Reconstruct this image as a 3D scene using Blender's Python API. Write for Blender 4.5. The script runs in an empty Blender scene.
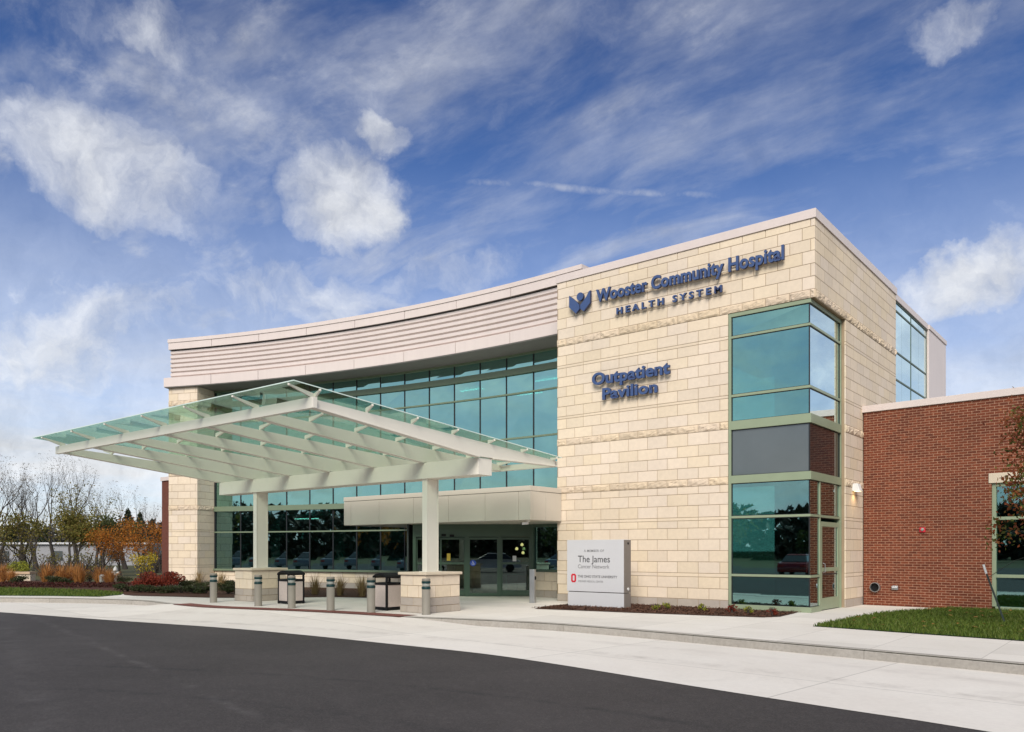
import bpy, bmesh, math, random
from math import sin, cos, pi, atan2, sqrt, radians as R
from mathutils import Vector, Matrix, noise as mnoise
random.seed(7)
scn = bpy.context.scene
col = scn.collection

# ------------------------------------------------------------------ helpers
def tag(o, label=None, cat=None, group=None, kind=None):
    if label: o['label'] = label
    if cat: o['category'] = cat
    if group: o['group'] = group
    if kind: o['kind'] = kind
    return o

def thing(name, label, cat, loc=(0, 0, 0), rz=0, group=None):
    o = bpy.data.objects.new(name, None); col.objects.link(o)
    o.location = loc; o.rotation_euler.z = rz; o.empty_display_size = .2
    return tag(o, label, cat, group)

def copy_tree(o, parent=None):
    c = o.copy(); col.objects.link(c)
    if parent:
        c.parent = parent
    for ch in list(o.children): copy_tree(ch, c)
    return c

class MB:
    def __init__(s): s.v = []; s.f = []
    def add(s, vs, fs):
        n = len(s.v); s.v += [tuple(p) for p in vs]; s.f += [tuple(i + n for i in f) for f in fs]
        return s
    def box(s, x0, x1, y0, y1, z0, z1):
        return s.add([(x0,y0,z0),(x1,y0,z0),(x1,y1,z0),(x0,y1,z0),(x0,y0,z1),(x1,y0,z1),(x1,y1,z1),(x0,y1,z1)],
            [(3,2,1,0),(4,5,6,7),(0,1,5,4),(1,2,6,5),(2,3,7,6),(3,0,4,7)])
    def hexa(s, p):   # 8 points: bottom loop then top loop (counter-clockwise from above)
        return s.add(p, [(3,2,1,0),(4,5,6,7),(0,1,5,4),(1,2,6,5),(2,3,7,6),(3,0,4,7)])
    def bar(s, a, b, w, h, up=(0,0,1)):
        a, b = Vector(a), Vector(b); d = (b - a).normalized(); sd = d.cross(Vector(up)).normalized() * (w/2); u = sd.cross(d).normalized() * (h/2)
        return s.hexa([a-sd-u, a+sd-u, b+sd-u, b-sd-u, a-sd+u, a+sd+u, b+sd+u, b-sd+u])
    def prism(s, poly, z0, z1):
        n = len(poly)
        return s.add([(x,y,z0) for x,y in poly] + [(x,y,z1) for x,y in poly],
            [tuple(range(n-1,-1,-1)), tuple(range(n,2*n))] + [(i,(i+1)%n,n+(i+1)%n,n+i) for i in range(n)])
    def sheet(s, poly, z):
        return s.add([(x,y,z) for x,y in poly], [tuple(range(len(poly)))])
    def tube(s, pts, rad, sides=8, cap=True):
        pts = [Vector(p) for p in pts]; n = len(pts); base = len(s.v); ref = Vector((.31,.17,.93)).normalized()
        for i, p in enumerate(pts):
            d = (pts[min(i+1,n-1)] - pts[max(i-1,0)]).normalized()
            r0 = ref if abs(d.dot(ref)) < .95 else Vector((1,0,0))
            a = d.cross(r0).normalized(); b = d.cross(a)
            rr = rad[i] if isinstance(rad, (list,tuple)) else rad
            for k in range(sides):
                t = 2*pi*k/sides; s.v.append(tuple(p + (a*cos(t) + b*sin(t))*rr))
        for i in range(n-1):
            for k in range(sides):
                k2 = (k+1) % sides
                s.f.append((base+i*sides+k2, base+i*sides+k, base+(i+1)*sides+k, base+(i+1)*sides+k2))
        if cap:
            s.f.append(tuple(base+k for k in range(sides))); s.f.append(tuple(base+(n-1)*sides+k for k in range(sides-1,-1,-1)))
        return s
    def lathe(s, prof, c=(0,0,0), seg=20):
        base = len(s.v); n = len(prof)
        for r, z in prof:
            for k in range(seg):
                t = 2*pi*k/seg; s.v.append((c[0]+r*cos(t), c[1]+r*sin(t), c[2]+z))
        for i in range(n-1):
            for k in range(seg):
                k2 = (k+1)%seg; s.f.append((base+i*seg+k, base+i*seg+k2, base+(i+1)*seg+k2, base+(i+1)*seg+k))
        s.f.append(tuple(base+(n-1)*seg+k for k in range(seg)))
        s.f.append(tuple(base+k for k in range(seg-1,-1,-1)))
        return s
    # polar (curved wing) coordinates: angle a, radius r about PC
    def arc(s, a0, a1, prof, n=1, closed=True):
        base = len(s.v); m = len(prof)
        for i in range(n+1):
            a = a0 + (a1-a0)*i/n
            for r, z in prof: s.v.append(pol(a, r, z))
        for i in range(n):
            for k in range(m if closed else m-1):
                k2 = (k+1)%m; s.f.append((base+i*m+k, base+(i+1)*m+k, base+(i+1)*m+k2, base+i*m+k2))
        if closed:
            s.f.append(tuple(base+k for k in range(m))); s.f.append(tuple(base+n*m+k for k in range(m-1,-1,-1)))
        return s
    def abox(s, a0, a1, r0, r1, z0, z1, n=1):
        return s.arc(a0, a1, [(r0,z0),(r0,z1),(r1,z1),(r1,z0)], n)
    def mesh(s, name, m=None, smooth=False, fix=True):
        me = bpy.data.meshes.new(name); me.from_pydata(s.v, [], s.f)
        if fix:
            bm = bmesh.new(); bm.from_mesh(me); bmesh.ops.recalc_face_normals(bm, faces=bm.faces); bm.to_mesh(me); bm.free()
        if m: me.materials.append(m)
        if smooth:
            for p in me.polygons: p.use_smooth = True
        me.update(); return me
    def build(s, name, m, parent=None, bevel=0, smooth=False, fix=True):
        o = bpy.data.objects.new(name, s.mesh(name, m, smooth, fix)); col.objects.link(o)
        if parent: o.parent = parent
        if bevel:
            b = o.modifiers.new('bevel', 'BEVEL'); b.width = bevel; b.segments = 2; b.limit_method = 'ANGLE'
            b.angle_limit = R(40)
        return o

PCX, PCY = -8.9, -41.85
def pol(a, r, z): return (PCX + r*sin(a), PCY + r*cos(a), z)

# ------------------------------------------------------------------ materials
def srgb(r, g, b):
    f = lambda c: (c/255/12.92) if c/255 <= .04045 else ((c/255+.055)/1.055)**2.4
    return (f(r), f(g), f(b), 1)
def lin(*c): return (c[0], c[1], c[2], 1)

class NT:
    def __init__(s, tree): s.t = tree; s.n = tree.nodes; s.l = tree.links
    def new(s, typ, **kw):
        n = s.n.new(typ)
        for k, v in kw.items():
            if k.startswith('i_'):
                key = k[2:]; key = int(key) if key.isdigit() else key.replace('_', ' ')
                s.set(n.inputs[key], v)
            else: setattr(n, k, v)
        return n
    def set(s, inp, v):
        if isinstance(v, bpy.types.NodeSocket): s.l.new(v, inp)
        else: inp.default_value = v
    def math(s, op, a, b=0, c=0, clamp=False):
        n = s.n.new('ShaderNodeMath'); n.operation = op; n.use_clamp = clamp
        s.set(n.inputs[0], a); s.set(n.inputs[1], b); s.set(n.inputs[2], c); return n.outputs[0]
    def vmath(s, op, a, b=(0,0,0)):
        n = s.n.new('ShaderNodeVectorMath'); n.operation = op
        s.set(n.inputs[0], a); s.set(n.inputs[1], b); return n.outputs['Value'] if op in ('DOT_PRODUCT','LENGTH') else n.outputs[0]
    def mix(s, f, a, b, mode='MIX'):
        n = s.n.new('ShaderNodeMix'); n.data_type = 'RGBA'; n.blend_type = mode
        s.set(n.inputs[0], f); s.set(n.inputs[6], a); s.set(n.inputs[7], b); return n.outputs[2]
    def rng(s, v, a, b, c=0, d=1, smooth=False):
        n = s.n.new('ShaderNodeMapRange'); n.interpolation_type = 'SMOOTHSTEP' if smooth else 'LINEAR'
        s.set(n.inputs[0], v); n.inputs[1].default_value = a; n.inputs[2].default_value = b; n.inputs[3].default_value = c; n.inputs[4].default_value = d
        return n.outputs[0]
    def noise(s, vec, scale, detail=4, rough=.55, dist=0):
        n = s.n.new('ShaderNodeTexNoise'); s.set(n.inputs['Vector'], vec); n.inputs['Scale'].default_value = scale
        n.inputs['Detail'].default_value = detail; n.inputs['Roughness'].default_value = rough; n.inputs['Distortion'].default_value = dist
        return n.outputs[0]

def material(name):
    m = bpy.data.materials.new(name); m.use_nodes = True; nt = NT(m.node_tree); m.node_tree.nodes.clear()
    out = nt.new('ShaderNodeOutputMaterial'); return m, nt, out

def plain(name, c, rough=.6, metal=0, var=.08, scale=3, bump=0, bscale=60, spec=.5, island=0, streak=0, emis=None):
    m, nt, out = material(name)
    b = nt.new('ShaderNodeBsdfPrincipled'); nt.l.new(b.outputs[0], out.inputs[0])
    b.inputs['Roughness'].default_value = rough; b.inputs['Metallic'].default_value = metal
    b.inputs['Specular IOR Level'].default_value = spec
    pos = nt.new('ShaderNodeNewGeometry'); P = pos.outputs['Position']
    n1 = nt.noise(P, scale, 5)
    f = nt.rng(n1, .3, .7, 1-var, 1+var)
    if island:
        f = nt.math('MULTIPLY', f, nt.rng(pos.outputs['Random Per Island'], 0, 1, 1-island, 1+island))
    if streak:
        sc = nt.new('ShaderNodeMapping'); nt.l.new(P, sc.inputs[0]); sc.inputs['Scale'].default_value = (3, 3, .25)
        f = nt.math('MULTIPLY', f, nt.rng(nt.noise(sc.outputs[0], 2.2, 5), .3, .7, 1-streak, 1+streak*.5))
    v = nt.new('ShaderNodeVectorMath', operation='SCALE'); v.inputs[0].default_value = c[:3]; nt.l.new(f, v.inputs['Scale'])
    nt.l.new(v.outputs[0], b.inputs['Base Color'])
    if bump:
        bn = nt.new('ShaderNodeBump'); bn.inputs['Strength'].default_value = bump; bn.inputs['Distance'].default_value = .02
        nt.l.new(nt.noise(P, bscale, 6), bn.inputs['Height']); nt.l.new(bn.outputs[0], b.inputs['Normal'])
    if emis:
        b.inputs['Emission Color'].default_value = emis[0]; b.inputs['Emission Strength'].default_value = emis[1]
    return m

def stone_mat(name, c, island=.05, rough_face=False):
    m, nt, out = material(name)
    b = nt.new('ShaderNodeBsdfPrincipled'); nt.l.new(b.outputs[0], out.inputs[0]); b.inputs['Roughness'].default_value = .85
    b.inputs['Specular IOR Level'].default_value = .25
    g = nt.new('ShaderNodeNewGeometry'); P = g.outputs['Position']; isl = g.outputs['Random Per Island']
    wn = nt.new('ShaderNodeTexWhiteNoise', noise_dimensions='1D'); nt.l.new(nt.math('MULTIPLY', isl, 37.1), wn.inputs['W'])
    val = nt.rng(isl, 0, 1, 1-island, 1+island)
    cl = nt.rng(nt.noise(P, 9, 6, .65), .3, .7, .95, 1.05); big = nt.rng(nt.noise(P, .55, 3), .3, .7, .95, 1.04)
    val = nt.math('MULTIPLY', val, nt.math('MULTIPLY', cl, big))
    warm = (c[0]*1.0, c[1]*.985, c[2]*.95, 1); cool = (c[0]*.985, c[1]*.99, c[2]*1.05, 1)
    hue = nt.mix(wn.outputs[0], warm, cool)
    v = nt.new('ShaderNodeVectorMath', operation='SCALE'); nt.l.new(hue, v.inputs[0]); nt.l.new(val, v.inputs['Scale'])
    nt.l.new(v.outputs[0], b.inputs['Base Color'])
    bn = nt.new('ShaderNodeBump'); bn.inputs['Strength'].default_value = .5 if rough_face else .18; bn.inputs['Distance'].default_value = .03 if rough_face else .01
    nt.l.new(nt.noise(P, 28 if rough_face else 45, 6, .65), bn.inputs['Height']); nt.l.new(bn.outputs[0], b.inputs['Normal'])
    return m

def brick_mat(name):
    m, nt, out = material(name)
    b = nt.new('ShaderNodeBsdfPrincipled'); nt.l.new(b.outputs[0], out.inputs[0]); b.inputs['Roughness'].default_value = .85
    b.inputs['Specular IOR Level'].default_value = .25
    tc = nt.new('ShaderNodeTexCoord'); mp = nt.new('ShaderNodeMapping'); nt.l.new(tc.outputs['Object'], mp.inputs[0])
    mp.inputs['Rotation'].default_value = (R(-90), 0, 0)
    br = nt.new('ShaderNodeTexBrick'); nt.l.new(mp.outputs[0], br.inputs['Vector'])
    br.inputs['Scale'].default_value = 1; br.inputs['Brick Width'].default_value = .203; br.inputs['Row Height'].default_value = .0677
    br.inputs['Mortar Size'].default_value = .0052; br.inputs['Mortar Smooth'].default_value = .1; br.inputs['Bias'].default_value = -.1
    br.inputs['Color1'].default_value = lin(.175, .047, .022); br.inputs['Color2'].default_value = lin(.105, .028, .015); br.inputs['Mortar'].default_value = lin(.42, .25, .165)
    n = nt.rng(nt.noise(tc.outputs['Object'], 14, 6, .7), .3, .7, .72, 1.28); n2 = nt.rng(nt.noise(tc.outputs['Object'], .7, 3), .3, .7, .9, 1.1)
    v = nt.new('ShaderNodeVectorMath', operation='SCALE'); nt.l.new(br.outputs[0], v.inputs[0]); nt.l.new(nt.math('MULTIPLY', n, n2), v.inputs['Scale'])
    nt.l.new(v.outputs[0], b.inputs['Base Color'])
    bn = nt.new('ShaderNodeBump'); bn.inputs['Strength'].default_value = .5; bn.inputs['Distance'].default_value = .008
    nt.l.new(nt.math('SUBTRACT', nt.math('MULTIPLY', nt.noise(tc.outputs['Object'], 60, 4), .3), br.outputs['Fac']), bn.inputs['Height']); nt.l.new(bn.outputs[0], b.inputs['Normal'])
    return m

def glass_mat(name, trans, refl0, refl1, f0, f1, wav=.0, graze=None):
    """coated window glass: tinted see-through layer below a reflection that strengthens at grazing angles"""
    m, nt, out = material(name)
    lw = nt.new('ShaderNodeLayerWeight'); lw.inputs['Blend'].default_value = .5
    fac = nt.rng(lw.outputs['Facing'], 0, .75, f0, f1)
    cr = nt.mix(nt.rng(lw.outputs['Facing'], .15, .7), refl0, refl1)
    gl = nt.new('ShaderNodeBsdfGlossy'); gl.inputs['Roughness'].default_value = .012; nt.l.new(cr, gl.inputs['Color'])
    tr = nt.new('ShaderNodeBsdfTransparent'); tr.inputs['Color'].default_value = trans
    if graze: nt.l.new(nt.mix(nt.rng(lw.outputs['Facing'], .25, .85), trans, graze), tr.inputs['Color'])
    if wav:
        g = nt.new('ShaderNodeNewGeometry'); bn = nt.new('ShaderNodeBump'); bn.inputs['Strength'].default_value = wav; bn.inputs['Distance'].default_value = .02
        nt.l.new(nt.noise(g.outputs['Position'], .9, 1), bn.inputs['Height']); nt.l.new(bn.outputs[0], gl.inputs['Normal'])
    mx = nt.new('ShaderNodeMixShader'); nt.l.new(fac, mx.inputs[0]); nt.l.new(tr.outputs[0], mx.inputs[1]); nt.l.new(gl.outputs[0], mx.inputs[2])
    nt.l.new(mx.outputs[0], out.inputs[0]); return m

def leaf_mat(name, cols, trans=.35, rough=.6):
    m, nt, out = material(name)
    g = nt.new('ShaderNodeNewGeometry'); cr = nt.new('ShaderNodeValToRGB'); nt.l.new(g.outputs['Random Per Island'], cr.inputs[0])
    els = cr.color_ramp.elements
    while len(els) < len(cols): els.new(.5)
    for i, c in enumerate(cols): els[i].position = i/(len(cols)-1); els[i].color = lin(*c)
    d = nt.new('ShaderNodeBsdfPrincipled'); d.inputs['Roughness'].default_value = rough; d.inputs['Specular IOR Level'].default_value = .25
    nt.l.new(cr.outputs[0], d.inputs['Base Color'])
    t = nt.new('ShaderNodeBsdfTranslucent'); nt.l.new(cr.outputs[0], t.inputs['Color'])
    mx = nt.new('ShaderNodeMixShader'); mx.inputs[0].default_value = trans
    nt.l.new(d.outputs[0], mx.inputs[1]); nt.l.new(t.outputs[0], mx.inputs[2]); nt.l.new(mx.outputs[0], out.inputs[0])
    return m

def ground_mat(name, c1, c2, s1, s2, bump, bs, joints=None, extra=None, rough=.9, vr=.18):
    m, nt, out = material(name)
    b = nt.new('ShaderNodeBsdfPrincipled'); nt.l.new(b.outputs[0], out.inputs[0]); b.inputs['Roughness'].default_value = rough; b.inputs['Specular IOR Level'].default_value = .25
    g = nt.new('ShaderNodeNewGeometry'); P = g.outputs['Position']
    colr = nt.mix(nt.rng(nt.noise(P, s1, 6, .6, .4), .3, .7), c1, c2)
    f = nt.rng(nt.noise(P, s2, 5, .7), .25, .75, 1-vr, 1+vr)
    if joints:
        sx, sy, w, dark, rot = joints
        mp = nt.new('ShaderNodeMapping'); nt.l.new(P, mp.inputs[0]); mp.inputs['Rotation'].default_value = (0, 0, rot)
        br = nt.new('ShaderNodeTexBrick', offset=0.0); nt.l.new(mp.outputs[0], br.inputs['Vector']); br.inputs['Scale'].default_value = 1
        br.inputs['Brick Width'].default_value = sx; br.inputs['Row Height'].default_value = sy; br.inputs['Mortar Size'].default_value = w; br.inputs['Mortar Smooth'].default_value = .2
        br.inputs['Color1'].default_value = lin(.94,.94,.94); br.inputs['Color2'].default_value = lin(1.05,1.05,1.05); br.inputs['Mortar'].default_value = lin(dark,dark,dark)
        colr = nt.mix(1, colr, br.outputs[0], 'MULTIPLY')
    if extra: colr = extra(nt, P, colr)
    v = nt.new('ShaderNodeVectorMath', operation='SCALE'); nt.l.new(colr, v.inputs[0]); nt.l.new(f, v.inputs['Scale'])
    nt.l.new(v.outputs[0], b.inputs['Base Color'])
    bn = nt.new('ShaderNodeBump'); bn.inputs['Strength'].default_value = bump; bn.inputs['Distance'].default_value = .02
    nt.l.new(nt.noise(P, bs, 5, .7), bn.inputs['Height']); nt.l.new(bn.outputs[0], b.inputs['Normal'])
    return m

def asphalt_extra(nt, P, c):
    # crushed aggregate speckle, worn seam between paver passes, faint arcs where cars turn
    sp = nt.new('ShaderNodeTexVoronoi'); nt.l.new(P, sp.inputs['Vector']); sp.inputs['Scale'].default_value = 75
    c = nt.mix(nt.rng(sp.outputs['Distance'], .0, .25, .6, 0), c, lin(.16,.148,.14))
    c = nt.mix(nt.rng(nt.noise(P, 7, 6, .75), .5, .75, 0, .45), c, lin(.095,.085,.08))
    c = nt.mix(nt.rng(nt.noise(P, .5, 5, .65, 1.5), .5, .7, 0, .5), c, lin(.030,.027,.027))
    c = nt.mix(nt.rng(nt.noise(P, 42, 5, .9), .50, .68, 0, .85), c, lin(.115,.106,.10))
    def line(ax, ay, cst, w, amt, c):
        d = nt.math('ABSOLUTE', nt.math('ADD', nt.math('ADD', nt.vmath('DOT_PRODUCT', P, (ax, ay, 0)), cst), nt.rng(nt.noise(P, .8, 3), 0, 1, -.18, .18)))
        k = nt.math('MULTIPLY', nt.rng(d, 0, w, 1, 0, True), nt.rng(nt.noise(P, 2.5, 5, .7), .42, .66))
        return nt.mix(nt.math('MULTIPLY', k, amt), c, lin(.13,.122,.118))
    c = line(.225, .974, 14.75, .13, .4, c)
    c = line(.30, .954, 16.3, .35, .25, c)
    def ring(cx, cy, r, w, amt, c):
        d = nt.vmath('LENGTH', nt.vmath('SUBTRACT', P, (cx, cy, -.15)))
        d = nt.math('ABSOLUTE', nt.math('SUBTRACT', d, r))
        k = nt.math('MULTIPLY', nt.rng(d, 0, w, 1, 0, True), nt.rng(nt.noise(P, 3, 5, .7), .4, .7))
        return nt.mix(nt.math('MULTIPLY', k, amt), c, lin(.02,.02,.021))
    c = ring(2, -28, 15.4, .14, .7, c); c = ring(2, -28, 13.7, .14, .6, c)
    return c

def apron_extra(nt, P, c):
    def ring(cx, cy, r, w, amt, tone, c, ns):
        d = nt.math('ABSOLUTE', nt.math('SUBTRACT', nt.vmath('LENGTH', nt.vmath('SUBTRACT', P, (cx, cy, -.15))), r))
        k = nt.math('MULTIPLY', nt.rng(d, 0, w, 1, 0, True), nt.rng(nt.noise(P, ns, 6, .75), .42, .72))
        return nt.mix(nt.math('MULTIPLY', k, amt), c, tone)
    c = ring(-2, -48, 39.3, .25, .55, lin(.30,.27,.24), c, 2.2)
    c = ring(-2, -48, 40.6, .3, .35, lin(.33,.30,.27), c, 2.0)
    c = nt.mix(nt.rng(nt.noise(P, .9, 6, .7, 1.2), .56, .75, 0, .35), c, lin(.46,.425,.38))
    return c

M = {}
M['stone'] = stone_mat('limestone', (.70, .59, .45))
M['stone_rough'] = stone_mat('rock_faced_limestone', (.64, .52, .375), .10, True)
M['stone_gray'] = stone_mat('gray_base_stone', (.40, .35, .295), .06)
M['stone_cap'] = plain('cast_stone_cap', (.60, .51, .39), .8, var=.06, bump=.15)
M['mortar'] = plain('mortar', (.33, .245, .16), .95, var=.1)
M['metal_panel'] = plain('warm_white_metal_panel', (.66, .57, .53), .42, var=.025, scale=.6, streak=.03)
M['entry_panel'] = plain('beige_metal_panel', (.58, .53, .45), .42, var=.025, scale=.6)
M['joint'] = plain('dark_panel_joint', (.10, .085, .075), .8)
M['soffit'] = plain('soffit_metal', (.20, .19, .175), .6, var=.05)
M['frame'] = plain('sage_green_aluminium', (.255, .305, .20), .4, var=.04)
M['frame_dark'] = plain('deep_green_aluminium', (.055, .095, .062), .42, var=.05)
M['frame_wing'] = plain('olive_wing_frame', (.155, .20, .13), .4, var=.04)
M['gasket'] = plain('black_gasket', (.012, .014, .016), .5)
M['brick'] = brick_mat('red_brick')
M['glass'] = glass_mat('teal_coated_glass', lin(.14,.40,.38), lin(.47,.86,.77), lin(.72,.88,.91), .43, .95, .006)
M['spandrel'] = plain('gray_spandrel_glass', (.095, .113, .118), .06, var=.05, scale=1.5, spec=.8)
M['spandrel_reflect_dark'] = plain('spandrel_side_reflection', (.018,.020,.022), .05, var=.05, spec=.5)  # same gray panel, darkened on the side to give its dark brick reflection
M['glass_low'] = glass_mat('teal_vision_glass', lin(.22,.46,.43), lin(.55,.92,.92), lin(.8,.93,.97), .34, .44, .006)
M['door_glass'] = glass_mat('clear_door_glass', lin(.46,.54,.48), lin(.75,.9,.86), lin(.9,.95,.95), .15, .8, .0)
M['canopy_glass'] = glass_mat('pale_green_canopy_glass', lin(.93,.96,.905), lin(.78,.95,.89), lin(.85,.97,.93), .06, .32, 0, lin(.62,.81,.73))
M['glass_edge'] = plain('polished_glass_edge', (.62,.74,.68), .2)
M['canopy_steel'] = plain('white_painted_steel', (.74, .70, .615), .42, var=.03, scale=1)
M['white'] = plain('white_paint', (.78,.78,.76), .4)
M['letter'] = plain('blue_sign_letter', (.045, .082, .20), .45, var=.03)
M['letter_side'] = plain('navy_letter_return', (.02, .03, .09), .5)
M['sign_face'] = plain('silver_painted_sign', (.53, .53, .545), .4, var=.02, scale=1.5)
M['sign_side'] = plain('shaded_sign_side', (.19, .165, .145), .5, var=.03)  # right side of the sign, its shade put into a darker colour
M['ink'] = plain('dark_gray_lettering', (.05,.05,.055), .6)
M['ink2'] = plain('mid_gray_lettering', (.16,.16,.165), .6)
M['red'] = plain('red_emblem', (.52,.012,.03), .5)
M['concrete_post'] = plain('taupe_bollard_paint', (.22, .20, .165), .6, var=.06, bump=.05)
M['teal_band'] = plain('dark_teal_band', (.006, .032, .033), .5, spec=.25)
M['lens'] = plain('frosted_bollard_lens', (.28,.29,.26), .3)
M['black'] = plain('black_powder_coat', (.008,.008,.009), .6, spec=.2)
M['bin_panel'] = plain('speckled_stone_panel', (.50,.42,.38), .7, var=.18, scale=70, bump=.1)
M['chrome'] = plain('galvanised_steel', (.45,.46,.47), .35, .9, var=.1)
M['bark'] = plain('bare_bark', (.055,.045,.037), .9, var=.25, scale=4)
M['bark_light'] = plain('gray_bark', (.16,.135,.115), .9, var=.25, scale=4)
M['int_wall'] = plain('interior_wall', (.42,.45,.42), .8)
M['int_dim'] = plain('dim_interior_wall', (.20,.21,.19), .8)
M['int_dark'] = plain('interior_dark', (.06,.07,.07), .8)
M['int_floor'] = plain('interior_floor', (.16,.14,.12), .5)
M['lamp_on'] = plain('lit_lamp', (.9,.8,.6), .5, emis=(lin(1,.72,.35), 3.5))
M['tube_on'] = plain('lit_ceiling_tube', (.9,.9,.8), .5, emis=(lin(1,.95,.85), 7))
M['concrete'] = ground_mat('sidewalk_concrete', lin(.62,.585,.525), lin(.67,.635,.58), 1.2, 22, .08, 90, (1.52,1.52,.008,.72,0), None, .9, .06)
M['plaza'] = M['concrete']
M['apron'] = ground_mat('drive_concrete', lin(.63,.59,.535), lin(.68,.645,.59), .7, 16, .06, 80, (4.2,3.0,.012,.70,R(6)), apron_extra, .9, .05)
M['kerb'] = ground_mat('kerb_concrete', lin(.31,.285,.25), lin(.37,.345,.31), 1.5, 18, .15, 70, (3.0,50,.006,.6,0))
M['asphalt'] = ground_mat('asphalt', lin(.035,.031,.030), lin(.054,.048,.047), .3, 60, .35, 160, None, asphalt_extra, .8)
M['mulch'] = ground_mat('bark_mulch', lin(.045,.020,.012), lin(.10,.045,.026), 16, 60, 1.0, 55)
M['soil_red'] = ground_mat('red_groundcover_soil', lin(.06,.018,.014), lin(.11,.035,.024), 8, 40, 1.0, 30)
M['terrain'] = ground_mat('autumn_ground', lin(.10,.085,.04), lin(.06,.075,.03), .25, 6, .8, 12)
M['grass_base'] = ground_mat('turf', lin(.025,.06,.010), lin(.045,.09,.016), 2, 30, .6, 60)
M['grass'] = leaf_mat('grass_blades', [(.045,.08,.010),(.08,.125,.015),(.115,.165,.022),(.15,.17,.045)], .3)
M['strip'] = plain('red_tactile_paving', (.17,.055,.04), .8, var=.1, bump=.6, bscale=90)

# ------------------------------------------------------------------ camera, sun, sky
cam = bpy.data.cameras.new('camera'); co = bpy.data.objects.new('camera', cam); col.objects.link(co)
co.location = (6.529, -19.675, 1.5); co.rotation_euler = (R(90), 0, atan2(804, 993))
cam.sensor_width = 36; cam.lens = 36*804/1024; cam.shift_y = 185/1024; cam.clip_end = 5000; cam.clip_start = .1
scn.camera = co
sun_dir = Vector((.40, -.70, .64)).normalized()         # towards the sun
sl = bpy.data.lights.new('sun', 'SUN'); so = bpy.data.objects.new('sun', sl); col.objects.link(so)
sl.energy = 3.9; sl.angle = R(30); sl.color = (1, .945, .86)
so.rotation_euler = (-sun_dir).to_track_quat('-Z', 'Y').to_euler()
scn.view_settings.view_transform = 'Standard'; scn.view_settings.look = 'None'; scn.view_settings.exposure = 0

w = bpy.data.worlds.new('World'); scn.world = w; w.use_nodes = True; w.node_tree.nodes.clear(); W = NT(w.node_tree)
wo = W.new('ShaderNodeOutputWorld'); bg = W.new('ShaderNodeBackground'); W.l.new(bg.outputs[0], wo.inputs[0]); bg.inputs[1].default_value = .15
sky = W.new('ShaderNodeTexSky', sky_type='NISHITA', sun_disc=False); sky.sun_elevation = math.asin(sun_dir.z); sky.sun_rotation = atan2(sun_dir.x, sun_dir.y)
sky.air_density = 1.0; sky.dust_density = .3; sky.ozone_density = 3
tc = W.new('ShaderNodeTexCoord'); D = tc.outputs['Generated']
sep = W.new('ShaderNodeSeparateXYZ'); W.l.new(D, sep.inputs[0]); dz = sep.outputs[2]
el = W.math('MAXIMUM', dz, 0)
tint = W.mix(W.rng(el, .05, .55), lin(.68,.80,1.02), lin(.27,.385,.61))
blue = W.mix(1, sky.outputs[0], tint, 'MULTIPLY')
# cloud deck coordinates: direction projected on a flat layer
den = W.math('ADD', el, .16)
pl = W.new('ShaderNodeCombineXYZ'); W.set(pl.inputs[0], W.math('DIVIDE', sep.outputs[0], den)); W.set(pl.inputs[1], W.math('DIVIDE', sep.outputs[1], den))
PL = pl.outputs[0]
warp = W.new('ShaderNodeTexNoise'); W.l.new(PL, warp.inputs['Vector']); warp.inputs['Scale'].default_value = 1.3; warp.inputs['Detail'].default_value = 3
wv = W.new('ShaderNodeVectorMath', operation='SCALE'); W.l.new(W.vmath('SUBTRACT', warp.outputs['Color'], (.5,.5,.5)), wv.inputs[0]); wv.inputs['Scale'].default_value = .28
PW = W.vmath('ADD', PL, wv.outputs[0])
def streaks(rot, sx, sy, scale, lo, hi, amp, det=9, rough=.6):
    m_ = W.new('ShaderNodeMapping'); W.l.new(PW, m_.inputs[0]); m_.inputs['Rotation'].default_value = (0,0,R(rot)); m_.inputs['Scale'].default_value = (sx, sy, 1)
    return W.rng(W.noise(m_.outputs[0], scale, det, rough), lo, hi, 0, amp, True)
wf = W.math('ADD', streaks(-12, .8, 1.9, 1.5, .38, .80, .50), streaks(30, 1, 2.4, 2.4, .44, .82, .34))
wf = W.math('ADD', wf, W.math('MULTIPLY', streaks(5, 1, 1.3, 6.5, .46, .80, .30, 8, .66), W.rng(W.noise(PL, 1.1, 3), .35, .6)))
wf = W.math('MULTIPLY', wf, W.rng(W.noise(PL, .55, 3, .5), .28, .58, .35, 1.1))
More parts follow.
